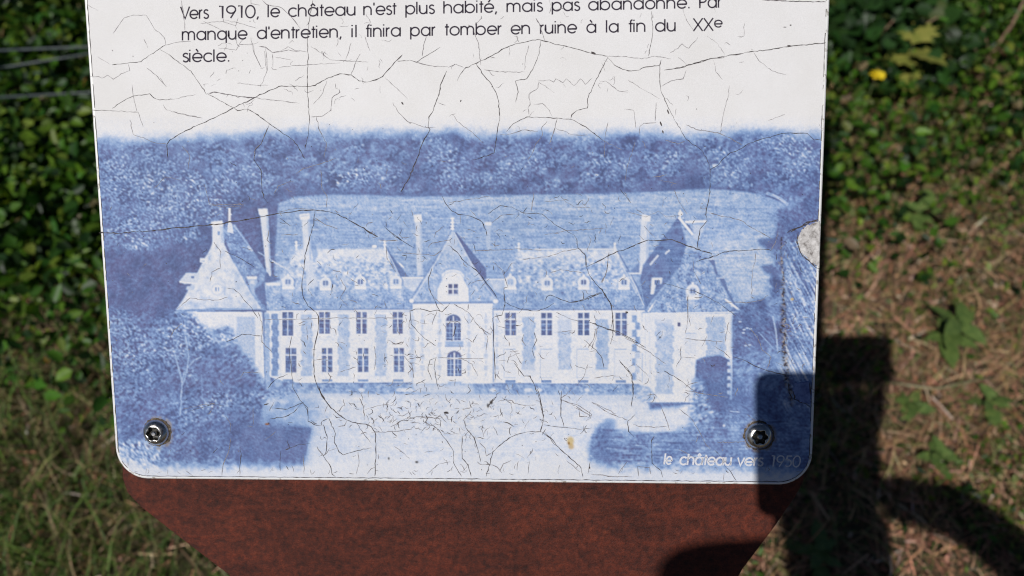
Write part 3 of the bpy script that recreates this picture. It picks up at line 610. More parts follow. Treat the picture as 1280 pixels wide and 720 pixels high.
def arc(cx, cy, rx, ry, a0, a1, n=14):
    return [(cx+rx*math.cos(rad(a0+(a1-a0)*i/n)), cy+ry*math.sin(rad(a0+(a1-a0)*i/n))) for i in range(n+1)]
O_ = lambda x=.5: arc(x, .5, .46, .46, 0, 360, 24)
ASC = 1.36
G = {  # (strokes, advance); x-height 1, y up
 'a': ([O_(), [(.96, 1), (.96, 0)]], 1.18), 'b': ([[(.04, ASC), (.04, 0)], O_()], 1.16), 'c': ([arc(.5, .5, .46, .46, 42, 318)], 1.0),
 'd': ([O_(), [(.96, ASC), (.96, 0)]], 1.18), 'e': ([[(.05, .47), (.95, .47)] + arc(.5, .5, .46, .46, 0, 322, 18)], 1.10),
 'f': ([[(.22, 0), (.22, 1.12)]+arc(.42, 1.14, .20, .20, 180, 95, 6), [(.02, .93), (.44, .93)]], .50),
 'h': ([[(.04, ASC), (.04, 0)], [(.04, .5)]+arc(.42, .58, .38, .38, 180, 0, 10)+[(.80, 0)]], 1.02),
 'i': ([[(.04, 1), (.04, 0)], [(.04, 1.36), (.04, 1.22)]], .30), 'l': ([[(.04, ASC), (.04, 0)]], .30),
 'm': ([[(.04, 1), (.04, 0)], [(.04, .5)]+arc(.36, .62, .32, .34, 180, 0, 8)+[(.68, 0)], [(.68, .5)]+arc(1.0, .62, .32, .34, 180, 0, 8)+[(1.32, 0)]], 1.56),
 'n': ([[(.04, 1), (.04, 0)], [(.04, .5)]+arc(.42, .58, .38, .38, 180, 0, 10)+[(.80, 0)]], 1.04), 'o': ([O_()], 1.12),
 'p': ([[(.04, 1), (.04, -.36)], O_()], 1.16), 'q': ([O_(), [(.96, 1), (.96, -.36)]], 1.18),
 'r': ([[(.04, 1), (.04, 0)], [(.04, .55)]+arc(.40, .60, .36, .36, 180, 95, 6)], .52),
 's': ([arc(.30, .73, .24, .23, 30, 180, 8)+[(.09, .64), (.30, .54), (.50, .42)]+arc(.30, .27, .26, .24, 20, -160, 9)], .66),
 't': ([[(.20, 1.28), (.20, 0)], [(.0, .95), (.42, .95)]], .50), 'u': ([[(.04, 1), (.04, .42)]+arc(.42, .42, .38, .38, 180, 360, 10)+[(.80, 1)], [(.80, .5), (.80, 0)]], 1.04),
 'v': ([[(.0, 1), (.40, 0), (.80, 1)]], .9),
 'V': ([[(.0, ASC), (.52, .02), (1.04, ASC)]], 1.06), 'P': ([[(.06, 0), (.06, ASC-.05), (.45, ASC-.05)]+arc(.45, .97, .34, .34, 90, -90, 10)+[(.06, .63)]], .98),
 'X': ([[(.0, 0), (.88, ASC)], [(.0, ASC), (.88, 0)]], 1.0), '1': ([[(.10, ASC-.05), (.42, ASC-.05), (.42, 0)]], .74),
 '9': ([arc(.45, .93, .40, .40, 0, 360, 20), [(.83, .80), (.40, .0)]], .98), '0': ([arc(.46, .66, .42, .67, 0, 360, 24)], 1.02),
 '5': ([[(.78, ASC-.05), (.26, ASC-.05), (.18, .78)]+arc(.42, .44, .38, .41, 110, -140, 12)], .95),
 ',': ([[(.16, .12), (.04, -.22)]], .30), '.': ([[(.10, .0), (.10, .16)]], .30), "'": ([[(.06, ASC), (.06, ASC-.32)]], .26),
}
def glyphs(text):
    x = 0; out_ = []; base_ = {'é': 'e', 'è': 'e', 'à': 'a', 'â': 'a'}
    for ch in text:
        st, adv = G[base_.get(ch, ch)]
        for s_ in st: out_.append([(x+p[0], p[1]) for p in s_])
        if ch == 'é': out_.append([(x+.42, 1.12), (x+.62, 1.42)])
        if ch in 'èà': out_.append([(x+.58, 1.12), (x+.36, 1.42)])
        if ch == 'â': out_.append([(x+.26, 1.14), (x+.48, 1.36), (x+.72, 1.14)])
        x += adv
    return out_, x
def word(rb, text, x0, x1, base_y, slope, xh, w, slant=0.):
    st, adv = glyphs(text); allx = [p[0] for s_ in st for p in s_]; mn, mx = min(allx), max(allx); sx = (x1-x0-w)/(mx-mn)
    for s_ in st:
        pts = []
        for gx_, gy_ in s_:
            X = x0+w/2+(gx_-mn)*sx+slant*gy_*xh; pts.append((X, base_y+slope*(X-x0)-gy_*xh*(1-w/xh*.10)-w*.12))
        rb.add(pts, w)
L1 = lambda x: 24.2-.0212*(x-228); L2 = lambda x: 50.9-.0186*(x-228); L3 = lambda x: 78.0
rows = [([("Vers", 225, 261.6), ("1910,", 273, 324), ("le", 334.4, 350.4), ("château", 360, 444.5), ("n'est", 454, 496.6), ("plus", 506.6, 543.8), ("habité,", 554, 621.6), ("mais", 633, 679), ("pas", 689.5, 725.4), ("abandonné.", 735, 862), ("Par", 873.8, 902.5)], L1, -.0212),
        ([("manque", 227.3, 309.7), ("d'entretien,", 321, 427.3), ("il", 439.2, 446), ("finira", 456.5, 501.2), ("par", 512.6, 545), ("tomber", 555.2, 627.8), ("en", 638.2, 662.6), ("ruine", 674.8, 721.5), ("à", 732.8, 745.4), ("la", 757.2, 773.4), ("fin", 784.8, 806.8), ("du", 818.6, 844.6)], L2, -.0186),
        ([("siècle.", 228.3, 286.8)], L3, -.012)]
for k, (ws, f_, sl_) in enumerate(rows):
    rb = Ribbons(.00016)
    for t_, a_, b_ in ws: word(rb, t_, a_, b_, f_(a_), sl_, 11.6, 1.9)
    if k == 1:
        word(rb, "XX", 865.8, 892.2, 39.3, -.02, 12.0, 1.8); word(rb, "e", 892.4, 903.4, 34.6, -.02, 9.4, 1.7)
    rb.build('lettering', M['letter_ink'])['label'] = ['first line of black French text', 'second line of black French text', 'last word of the black French text'][k]
rb = Ribbons(.00016)
for t_, a_, b_, y_, w_ in (("le", 829, 840, 580.6, 2.9), ("château", 848.5, 914, 581.2, 3.1), ("vers", 920, 954, 582.2, 2.9), ("1950", 962, 1000, 583.2, 2.2)): word(rb, t_, a_, b_, y_, .012, 10.4, w_*.74, .13)
cap_ = rb; rb.h = .00021; cap_ = rb.build('caption_lettering', M['caption']); cap_['label'] = 'white italic caption at the lower right of the picture'

# ---- cracks in the laminate
ZA = (200, 0, 3.5556); ZB = (560, 0, 3.5556); ZCs = (200, 240, 4); ZDs = (480, 240, 4); ZEs = (720, 240, 4); ZFs = (200, 360, 4); ZGs = (480, 360, 4); ZHs = (720, 360, 4)
ZI = (120, 480, 3.5556); ZJ = (680, 480, 3.5556); ZK = (100, 140, 4); ZL = (740, 140, 4); ZM = (100, 0, 3.6); ZN = (840, 0, 4); ZO = (380, 480, 3.5556); ZT = (220, 0, 5.3333)
CR = [
(ZM, .9, [(50,495),(120,497),(200,502),(262,505)]), (ZM,.5,[(262,505),(285,570)]), (ZM,.9,[(145,488),(190,458),(240,432),(315,422),(332,440),(360,450),(420,447)]), (ZM,.5,[(420,447),(520,425)]),
(ZM,.9,[(145,292),(275,278),(310,250),(340,232),(385,203)]), (ZM,.7,[(385,203),(440,190),(500,187)]), (ZM,.6,[(385,203),(380,170),(335,130),(298,68),(240,68),(200,80),(150,150)]),
(ZM,.9,[(360,222),(400,245),(430,270),(500,320),(530,365),(570,425)]), (ZM,.6,[(45,345),(85,345),(100,352),(125,338),(150,357),(185,332),(225,318),(218,290)]), (ZM,.5,[(235,380),(240,430),(258,505)]),
(ZM,.8,[(575,425),(600,415),(700,432),(780,443)]), (ZM,.6,[(300,305),(350,345),(388,390)]), (ZM,.6,[(225,540),(240,605),(350,645),(395,650)]), (ZM,.4,[(80,255),(135,290)]), (ZM,.5,[(375,470),(390,495),(440,510),(540,530)]), (ZM,.5,[(28,18),(80,48)]), (ZM,.5,[(288,175),(305,215)]),
(ZA,1.3,[(35,700),(32,640),(45,622),(80,600),(160,560),(250,520),(330,478),(420,435),(480,405),(540,382),(655,385),(690,380),(740,350),(800,328),(850,333),(885,360),(920,365),(960,355),(990,340),(1020,305),(1050,270),(1078,243)]),
(ZA,1.0,[(210,415),(255,440),(330,480)]), (ZA,1.2,[(330,480),(345,492),(375,485),(400,490),(430,508),(500,560),(560,600),(595,625),(620,665),(645,705)]), (ZA,1.0,[(680,0),(668,60),(665,90),(655,180),(660,250),(655,320),(655,400),(660,460),(665,520),(660,600),(645,660)]),
(ZA,.8,[(850,333),(865,290),(890,240)]), (ZA,.9,[(1050,270),(1120,270),(1140,277),(1190,245),(1245,210)]), (ZA,.8,[(1140,277),(1200,292),(1280,296)]), (ZA,.7,[(1165,250),(1175,190),(1185,160)]),
(ZA,1.5,[(1275,315),(1250,370),(1240,420),(1210,500),(1195,520),(1192,565),(1200,575),(1165,640),(1140,711),(1110,790),(1070,853)]),
(ZA,.7,[(210,415),(245,408),(350,428),(440,437),(530,448),(620,460)]), (ZA,.7,[(695,520),(705,570),(740,635),(730,700)]), (ZA,.7,[(670,520),(720,517),(760,490),(765,435),(800,410),(795,395)]), (ZA,.7,[(1035,455),(1060,500),(1100,540),(1190,568),(1225,565)]),
(ZA,.6,[(415,200),(420,240),(450,300)]), (ZA,.7,[(440,205),(470,210),(500,235),(560,225),(620,228)]), (ZA,.7,[(470,215),(478,310),(455,370)]), (ZA,.8,[(485,555),(450,640),(425,660),(418,711)]), (ZA,.5,[(500,240),(502,300)]), (ZA,.5,[(740,360),(720,420),(680,465)]), (ZA,.5,[(530,300),(620,290),(800,280)]), (ZA,.5,[(1000,345),(1060,400),(1100,440)]), (ZA,.5,[(1230,455),(1270,468)]), (ZA,.7,[(60,495),(85,505),(190,525)]), (ZA,.6,[(345,370),(440,380),(480,380)]), (ZA,.6,[(600,360),(640,335)]), (ZA,.6,[(0,345),(30,385)]), (ZA,.5,[(910,160),(935,230)]), (ZA,.5,[(850,190),(825,270)]),
(ZT,.8,[(575,0),(605,30),(640,40),(700,50),(750,95),(800,150),(830,190)]), (ZT,.6,[(35,0),(50,90),(60,200)]), (ZT,.5,[(165,155),(330,140),(410,150),(540,190)]), (ZT,.5,[(280,320),(340,325),(400,335),(420,300),(510,290)]), (ZT,.5,[(310,110),(320,150),(400,170),(415,120)]), (ZT,.5,[(180,140),(300,200)]), (ZT,.5,[(500,0),(500,25),(560,35)]), (ZT,.7,[(590,340),(595,400),(605,470)]), (ZT,.6,[(740,310),(790,335),(870,345)]), (ZT,.5,[(660,380),(770,400)]), (ZT,.6,[(900,310),(960,350),(1030,400),(1280,415)]), (ZT,.5,[(500,250),(520,350),(570,450)]), (ZT,.5,[(640,350),(700,340),(750,310)]),
(ZB,1.2,[(40,360),(55,330),(80,300),(130,280),(200,245),(250,215),(300,195),(330,190),(400,175),(470,195),(560,215),(640,238),(710,250)]), (ZB,.6,[(710,250),(780,252),(860,262),(920,250),(990,262)]), (ZB,1.1,[(710,255),(740,290),(775,308),(800,315),(850,312),(870,300),(940,290),(948,265)]),
(ZB,1.2,[(960,312),(1040,300),(1150,265),(1230,250)]), (ZN,1.3,[(150,310),(190,293),(240,290),(290,275),(340,270),(400,257),(480,250),(560,235),(620,228),(700,222),(770,213)]), (ZN,1.2,[(10,345),(80,325),(150,310)]),
(ZB,1.2,[(125,283),(150,325),(190,370),(215,415),(225,450),(230,530),(220,580),(215,620),(205,680),(150,700),(110,711)]), (ZB,.7,[(160,310),(230,320),(340,320)]), (ZB,.9,[(410,180),(405,240),(380,300),(350,350),(300,360),(312,410),(300,455)]), (ZB,1.0,[(710,255),(660,350),(620,440),(620,480),(575,490),(550,510),(545,530)]),
(ZB,.7,[(405,365),(400,390),(360,420),(365,465),(355,480),(360,510)]), (ZB,1.0,[(260,585),(290,550),(350,520),(420,522),(480,525),(560,535),(620,570),(690,625)]), (ZB,.6,[(380,465),(420,460),(450,490),(465,520)]), (ZB,.8,[(485,530),(465,600),(450,640)]), (ZB,.7,[(440,540),(415,570),(420,600),(390,640),(375,680),(355,711)]), (ZB,.8,[(230,597),(260,600),(330,578),(400,585)]),
(ZB,.9,[(905,50),(910,130),(905,180),(890,250)]), (ZB,1.0,[(945,270),(940,340),(945,400),(975,470),(1010,540),(1060,620),(1130,670),(1150,711)]), (ZB,.5,[(940,440),(870,400),(800,355)]), (ZB,.7,[(925,455),(920,540)]), (ZB,.7,[(850,600),(850,565),(870,548),(925,545)]), (ZB,.6,[(700,360),(760,405),(800,410)]), (ZB,.8,[(390,80),(410,120),(430,180)]), (ZB,.7,[(110,130),(135,190),(143,270)]),
(ZB,.6,[(1180,270),(1190,320),(1220,355)]), (ZB,.6,[(1250,380),(1245,430),(1225,500),(1210,590)]), (ZB,.6,[(1060,310),(1045,350),(990,360),(950,385)]), (ZB,.6,[(1110,165),(1070,215),(1040,195),(1000,230)]), (ZB,.5,[(400,360),(450,355),(470,365),(480,350),(510,368),(525,350),(560,380),(590,350),(610,375),(640,348)]), (ZB,.6,[(20,510),(60,555),(110,590),(155,635)]), (ZB,.6,[(0,300),(35,285),(70,300)]), (ZB,.5,[(340,310),(345,250),(360,200)]), (ZB,.5,[(1040,30),(1060,90),(1095,140)]), (ZB,.5,[(1150,160),(1200,195),(1230,245)]), (ZB,.5,[(400,365),(450,395),(475,415)]), (ZB,.5,[(780,485),(825,490),(835,570)]), (ZB,.6,[(480,570),(560,600),(620,600)]), (ZB,.7,[(450,0),(458,30),(450,60)]),
(ZN,1.2,[(450,0),(550,5),(650,8),(770,10)]), (ZN,.6,[(408,262),(435,305),(500,355),(570,372)]), (ZN,.5,[(360,110),(360,180),(335,187)]), (ZN,.4,[(480,603),(565,572)]), (ZN,.5,[(735,620),(750,650)]),
(ZL,.8,[(470,65),(520,88),(600,100),(640,108),(690,130),(750,165)]), (ZL,1.2,[(590,290),(630,265),(660,230),(690,205),(740,185),(790,155),(850,135),(900,122),(950,107),(1075,107),(1110,140),(1145,140)]), (ZL,1.1,[(572,235),(585,262),(590,290),(590,400),(570,500),(575,545),(540,585),(525,680)]), (ZL,.8,[(365,140),(430,160),(465,145)]), (ZL,.6,[(0,100),(60,145),(150,190)]), (ZL,.8,[(410,390),(435,450),(475,510)]), (ZL,1.0,[(140,385),(195,455)]), (ZL,.8,[(590,505),(650,522),(690,525),(750,545),(800,580),(860,612),(900,635)]), (ZL,.7,[(300,325),(340,322),(375,312)]), (ZL,.6,[(80,50),(65,130),(60,230)]), (ZL,.6,[(215,150),(175,280),(165,350)]), (ZL,.5,[(330,340),(430,360)]),
(ZEs,1.7,[(50,375),(100,352),(150,325),(200,300),(250,285),(300,262),(360,240),(420,242),(480,238),(510,250),(540,262),(600,285),(680,308)]), (ZEs,1.4,[(600,348),(650,332),(700,320),(740,300),(780,295),(830,293),(880,290),(920,286),(950,287),(975,293)]), (ZEs,.8,[(975,293),(1000,240),(1010,195)]), (ZEs,1.3,[(50,375),(70,420),(90,445),(110,470),(145,510),(160,540),(175,560),(185,640),(185,715),(172,760)]), (ZEs,1.0,[(-20,553),(0,550),(60,525),(130,500)]), (ZEs,.9,[(430,455),(480,465),(520,480),(580,492),(640,515),(720,560),(800,620)]), (ZEs,1.6,[(1060,200),(1090,185),(1120,175),(1170,150),(1215,143)]), (ZEs,.8,[(165,300),(155,390),(130,455)]), (ZEs,.7,[(735,555),(800,550),(850,555),(930,540),(960,515)]), (ZEs,.6,[(900,300),(895,350),(880,400),(878,460),(880,520)]), (ZEs,1.0,[(0,240),(10,280),(45,310),(50,375)]), (ZEs,.9,[(1115,240),(1110,270),(1130,320),(1200,370)]), (ZEs,.7,[(555,520),(560,640)]), (ZEs,.6,[(340,170),(400,235)]), (ZEs,.6,[(585,330),(590,400),(625,460)]), (ZEs,.5,[(250,100),(300,110),(350,125),(410,95),(450,125),(520,115)]),
(ZHs,1.1,[(790,345),(850,365),(880,382),(920,400),(960,415),(1000,425),(1080,440)]), (ZHs,.7,[(560,30),(560,130),(555,180),(545,230)]), (ZHs,.9,[(525,290),(520,320),(525,350),(500,395)]), (ZHs,1.1,[(440,415),(490,440),(540,475)]), (ZHs,.7,[(540,475),(600,520)]), (ZHs,.8,[(545,510),(600,522),(640,530),(700,538),(760,545)]), (ZHs,.7,[(245,250),(350,310),(450,380)]), (ZHs,.9,[(215,360),(270,430),(290,490),(285,540),(275,590)]), (ZHs,.8,[(870,200),(910,250),(930,310),(975,345),(965,380),(950,410)]), (ZHs,1.0,[(70,170),(120,190),(200,215),(270,250),(350,300)]), (ZHs,.8,[(105,200),(95,260),(75,310)]), (ZHs,.6,[(-10,595),(80,640)]), (ZHs,.5,[(300,380),(360,440)]), (ZHs,.7,[(545,250),(600,260),(680,265),(740,270)]), (ZHs,.7,[(690,290),(740,320),(770,350)]), (ZHs,.7,[(765,170),(750,230),(745,270)]), (ZHs,.6,[(530,345),(600,350)]), (ZHs,.7,[(610,470),(570,480),(545,500)]), (ZHs,.5,[(845,270),(870,300)]), (ZHs,.6,[(1000,370),(1040,390)]),
(ZDs,1.2,[(290,20),(310,60),(330,85),(370,112),(430,120),(465,135),(490,150),(510,190),(515,220)]), (ZDs,.9,[(520,110),(580,68),(640,75),(700,105),(790,110),(850,160),(920,200),(950,215),(965,240),(970,280),(1010,320),(1015,375)]), (ZDs,.8,[(540,155),(590,115),(660,110)]), (ZDs,.8,[(750,0),(735,100)]), (ZDs,.9,[(0,170),(35,205),(70,230),(110,255),(150,280)]), (ZDs,.8,[(440,295),(560,290),(680,285),(790,290)]), (ZDs,.7,[(690,335),(760,330),(830,320),(900,295),(970,282)]), (ZDs,1.1,[(330,270),(365,300),(400,345),(470,400),(500,440),(540,490),(565,530)]), (ZDs,1.1,[(600,-80+80*8),(605,570),(600,480),(620,475)]), (ZDs,1.0,[(605,550),(640,570),(680,585),(760,595),(810,580),(850,555)]), (ZDs,1.2,[(805,545),(815,522),(830,515),(870,530),(930,553),(1000,540),(1060,515),(1090,505)]), (ZDs,.8,[(1120,350),(1110,410),(1085,455)]), (ZDs,.7,[(830,405),(880,388),(1000,405)]), (ZDs,.7,[(545,350),(590,390),(620,475)]), (ZDs,1.0,[(240,380),(222,440),(225,480),(255,545),(280,600)]), (ZDs,.8,[(90,305),(180,310),(250,318),(290,290)]), (ZDs,.7,[(220,280),(240,255),(330,240)]), (ZDs,.6,[(430,460),(460,445),(500,440)]), (ZDs,.7,[(320,55),(420,38),(530,20)]), (ZDs,.8,[(1200,0),(1235,55)]), (ZDs,.9,[(90,185),(78,215),(95,235)]), (ZDs,.7,[(600,410),(640,355),(665,355)]), (ZDs,.6,[(800,215),(900,195),(1050,185),(1120,180)]), (ZDs,.6,[(1020,210),(1035,240),(1015,300)]), (ZDs,.6,[(1150,120),(1130,170)]), (ZDs,.6,[(430,90),(460,120)]), (ZDs,.5,[(800,50),(900,40),(950,75),(1050,80)]), (ZDs,.6,[(300,170),(260,200),(250,230)]), (ZDs,.6,[(380,110),(385,160)]),
(ZGs,1.3,[(545,150),(548,220),(550,300),(555,400),(555,470)]), (ZGs,1.1,[(540,155),(565,140),(590,135),(605,80),(600,30)]), (ZGs,1.0,[(130,115),(155,105),(180,105),(230,118),(265,110),(290,120),(330,75)]), (ZGs,.8,[(265,115),(240,185)]), (ZGs,1.0,[(130,110),(135,180),(175,225),(215,260),(260,290)]), (ZGs,.8,[(350,80),(420,120),(480,200),(530,230)]), (ZGs,1.2,[(650,375),(700,440),(730,440),(750,480),(765,520),(780,560),(795,640)]), (ZGs,.9,[(260,350),(250,400),(265,480),(275,510)]), (ZGs,.9,[(265,345),(230,360),(220,410),(240,460)]), (ZGs,.8,[(100,340),(140,385),(150,450)]), (ZGs,.7,[(385,350),(440,380),(470,440)]), (ZGs,.8,[(1060,200),(1050,250),(1020,300)]), (ZGs,1.0,[(1020,170),(1060,185),(1130,210),(1200,240),(1280,280)]), (ZGs,.9,[(1000,260),(1060,310),(1090,350),(1100,400)]), (ZGs,.9,[(1090,10),(1130,70),(1145,140),(1135,210)]), (ZGs,1.0,[(1180,370),(1215,400),(1240,440),(1245,530),(1235,595)]), (ZGs,.7,[(1050,450),(1100,440),(1180,440)]), (ZGs,.9,[(870,510),(885,560),(885,640)]), (ZGs,.7,[(880,555),(960,590),(1010,630)]), (ZGs,.6,[(1040,570),(1110,605),(1160,630)]), (ZGs,.6,[(270,345),(340,355),(500,350)]), (ZGs,.8,[(700,230),(690,260),(710,290)]), (ZGs,1.0,[(750,220),(765,260),(740,310),(755,350)]), (ZGs,.6,[(860,120),(920,150),(980,170)]), (ZGs,.6,[(860,220),(950,215)]), (ZGs,.8,[(20,260),(60,280),(100,270)]), (ZGs,.7,[(480,190),(520,250),(510,310)]), (ZGs,.6,[(660,330),(690,380)]), (ZGs,.7,[(560,430),(590,460)]), (ZGs,.6,[(1020,380),(1000,440),(960,490)]), (ZGs,.6,[(220,0),(250,50),(300,90)]),
(ZK,1.7,[(95,605),(140,604),(200,607),(270,598),(340,596),(400,590),(460,580),(520,578),(580,570),(640,566),(670,560)]), (ZCs,1.7,[(268,164),(320,158),(350,148),(380,147),(430,138),(500,125),(550,115),(600,105),(660,100),(700,92),(775,90),(830,97),(880,107),(930,130),(980,160),(1030,190),(1090,225)]),
(ZCs,1.4,[(775,92),(770,150),(755,210),(742,260),(730,300),(722,350),(718,400),(710,460),(715,520),(740,570),(780,600)]), (ZFs,1.4,[(780,120),(792,140),(792,200),(780,260),(770,320),(770,430),(780,470),(790,500),(820,555),(840,580),(900,640)]), (ZO,1.4,[(65,10),(75,40),(110,95),(150,132),(190,160),(240,175),(275,178),(300,190),(316,215),(318,240),(320,330),(315,410)]), (ZO,.9,[(235,175),(265,220),(295,260)]), (ZO,.9,[(0,90),(18,120),(18,165),(45,180),(75,185)]), (ZO,1.1,[(85,180),(105,240),(100,295),(85,320),(115,360),(125,400),(140,412)]), (ZO,1.0,[(110,150),(140,220),(135,260),(155,300),(175,315),(240,295),(300,283)]), (ZO,.6,[(240,300),(245,350),(232,400)]), (ZO,1.0,[(560,172),(600,205),(625,240),(640,260),(665,300),(665,350),(700,410)]), (ZO,1.3,[(703,230),(701,280),(703,330),(730,360),(743,410)]), (ZO,1.0,[(715,165),(720,195),(760,250),(775,300),(785,345)]),
(ZO,1.2,[(810,410),(820,370),(835,320),(840,300),(890,255),(920,235),(960,220),(1000,212),(1055,212),(1095,240),(1110,265),(1170,315),(1230,370),(1240,415)]), (ZO,.9,[(1145,30),(1140,130),(1155,190)]), (ZO,.9,[(1065,180),(1110,188),(1150,192),(1215,200),(1280,195)]), (ZO,1.2,[(1050,215),(1060,180),(1065,140),(1058,100),(1050,60),(1035,20)]), (ZO,.9,[(545,400),(600,355),(650,345)]), (ZO,.8,[(770,345),(780,355),(840,360),(860,370),(880,395)]), (ZO,.8,[(870,390),(885,355),(920,340)]), (ZO,.9,[(990,350),(1003,345),(995,400)]), (ZO,.8,[(385,190),(440,160),(500,145),(560,148),(610,155)]), (ZO,.6,[(400,275),(440,305),(470,330)]), (ZO,.7,[(1155,75),(1220,95),(1280,135)]), (ZO,.7,[(105,95),(92,130)]), (ZO,.8,[(150,190),(180,185),(190,165)]), (ZO,1.4,[(885,168),(905,172),(932,190)]), (ZO,.7,[(90,320),(60,285),(58,275)]), (ZO,.7,[(105,298),(145,285)]), (ZO,.8,[(280,400),(300,375),(318,370)]), (ZO,.9,[(880,60),(920,85),(925,120),(915,135)]), (ZO,.8,[(780,260),(805,285),(810,320),(835,305)]), (ZO,.6,[(940,310),(980,330)]), (ZO,.8,[(245,60),(265,100),(270,160)]), (ZO,.7,[(270,115),(330,95),(380,90)]), (ZO,.6,[(300,215),(400,210),(480,200)]), (ZO,.6,[(620,220),(690,222)]), (ZO,1.0,[(820,95),(833,75)]), (ZO,.6,[(920,80),(980,95),(1030,92)]),
(ZCs,.9,[(325,295),(400,330),(470,375)]), (ZCs,.8,[(270,250),(305,300),(300,350),(305,380),(260,400),(250,450)]), (ZCs,.9,[(335,480),(370,485),(400,510),(425,545),(450,570),(490,630)]), (ZCs,.7,[(85,585),(150,530),(220,540),(290,540),(340,525)]), (ZCs,.8,[(545,190),(535,240),(560,260)]), (ZCs,.9,[(1130,130),(1130,180),(1200,235),(1250,270)]), (ZCs,.8,[(1090,238),(1130,245),(1190,240)]), (ZCs,.8,[(775,130),(830,165),(890,185)]), (ZCs,.8,[(1130,270),(1135,330),(1180,400)]), (ZCs,1.1,[(600,130),(620,145),(650,168)]), (ZCs,.7,[(605,215),(690,212)]), (ZCs,.6,[(590,100),(690,80),(770,88)]), (ZCs,.6,[(240,60),(300,75),(410,70)]), (ZCs,.7,[(410,275),(460,290)]), (ZCs,.6,[(900,430),(930,480),(900,530),(940,570)]),
(ZK,1.0,[(945,70),(905,160),(875,195),(870,240),(905,290),(910,380),(920,430),(940,455)]), (ZK,.8,[(970,410),(990,370),(1050,348),(1070,350)]), (ZK,.8,[(1080,310),(1120,280),(1200,260),(1280,230)]), (ZK,.7,[(510,170),(550,220),(540,290)]), (ZK,.9,[(750,250),(785,272)]), (ZK,.7,[(620,360),(650,460),(760,465),(830,460)]), (ZK,.7,[(1205,290),(1210,380),(1235,420),(1235,480)]), (ZK,.6,[(845,428),(885,442)]), (ZK,.6,[(370,380),(430,325),(500,340)]),
(ZFs,.7,[(510,155),(600,158),(700,155),(900,150),(1180,150)]), (ZFs,1.0,[(330,270),(370,255),(410,230),(510,240)]), (ZFs,.9,[(660,240),(645,300),(650,350),(660,420),(665,500),(700,560),(740,600),(740,640)]), (ZFs,.9,[(150,612),(200,600),(260,580),(320,590)]), (ZFs,.9,[(540,500),(565,470),(590,450),(640,430)]), (ZFs,1.0,[(560,600),(640,605),(720,570)]), (ZFs,.7,[(50,250),(70,210),(110,180)]), (ZFs,.7,[(400,450),(420,420),(500,425)]), (ZFs,.8,[(1070,290),(1080,350),(1070,410)]), (ZFs,.8,[(490,120),(510,170),(510,270),(560,320)]), (ZFs,.7,[(690,180),(730,165)]), (ZFs,.7,[(735,190),(738,260)]), (ZFs,.8,[(1240,380),(1260,410)]), (ZFs,.7,[(900,420),(980,395)]), (ZFs,.8,[(1160,280),(1210,280),(1220,265)]),
(ZI,.9,[(770,155),(840,145),(880,125),(910,90)]), (ZI,.8,[(700,105),(700,180)]), (ZI,.8,[(600,240),(590,300),(565,360),(560,410)]), (ZI,1.0,[(640,280),(645,320),(640,360),(640,405)]), (ZI,.9,[(850,245),(860,285),(900,268),(950,265)]), (ZI,.9,[(820,300),(818,370),(820,385)]), (ZI,.6,[(225,375),(222,405)]), (ZI,.6,[(320,380),(320,405)]), (ZI,.6,[(400,385),(435,412)]), (ZI,.7,[(670,185),(700,190)]), (ZI,.6,[(390,110),(460,95),(530,85)]), (ZI,.6,[(575,140),(600,180),(595,215)]), (ZI,.8,[(770,120),(790,80)]), (ZI,.6,[(750,250),(800,210)]), (ZI,.7,[(870,360),(880,390)]), (ZI,.7,[(920,310),(925,400)]),
(ZJ,.9,[(0,210),(40,250),(55,270)]), (ZJ,1.3,[(490,230),(478,250),(478,300),(480,350),(500,370),(520,385),(527,415)]), (ZJ,.8,[(210,80),(290,130),(370,160)]), (ZJ,1.0,[(405,135),(372,165),(375,210),(400,235)]), (ZJ,.8,[(520,100),(540,150),(560,205)]), (ZJ,.7,[(600,110),(660,160),(700,230),(720,270),(740,290)]), (ZJ,.8,[(330,400),(345,375),(370,345)]), (ZJ,.9,[(760,295),(785,325),(800,360),(830,390),(855,430)]), (ZJ,.7,[(770,260),(840,258),(900,255)]), (ZJ,.6,[(600,290),(640,310),(690,340)]), (ZJ,.8,[(395,180),(430,190),(545,190)]), (ZJ,.7,[(100,340),(160,390)]), (ZJ,.8,[(210,400),(300,410),(390,412)]), (ZJ,.9,[(415,365),(420,410)]), (ZJ,.7,[(415,365),(470,370),(475,400)]), (ZJ,.6,[(800,395),(798,430)]), (ZJ,.8,[(900,135),(945,165)]), (ZJ,.9,[(205,345),(195,400)]), (ZJ,1.6,[(200,365),(205,378)]),
]
dark, thin = Ribbons(.00019), Ribbons(.00017)
r2 = np.random.default_rng(11)
def crack(rb, pts, w, jit=.55, step=3.2):
    P = []
    pts = [np.array(p, float) for p in pts]
    for a_, b_ in zip(pts, pts[1:]):
        d = np.linalg.norm(b_-a_); n = max(1, int(d/step)); nn = np.array([-(b_-a_)[1], (b_-a_)[0]])/max(d, 1e-6)
        for i in range(n): P.append(a_+(b_-a_)*i/n+(nn*r2.normal(0, jit*.6) if i else 0))
    P.append(pts[-1]); n = len(P)
    ww = w*np.clip(1+.35*r2.standard_normal(n), .45, 2.0); ww[0] *= .4; ww[-1] *= .4
    rb.add(P, ww)
for z, w, p in CR:
    q = [(z[0]+a_/z[2], z[1]+b_/z[2]) for a_, b_ in p]
    if w >= .85: crack(dark, q, w*.62)
    else: crack(thin, q, w*.9)
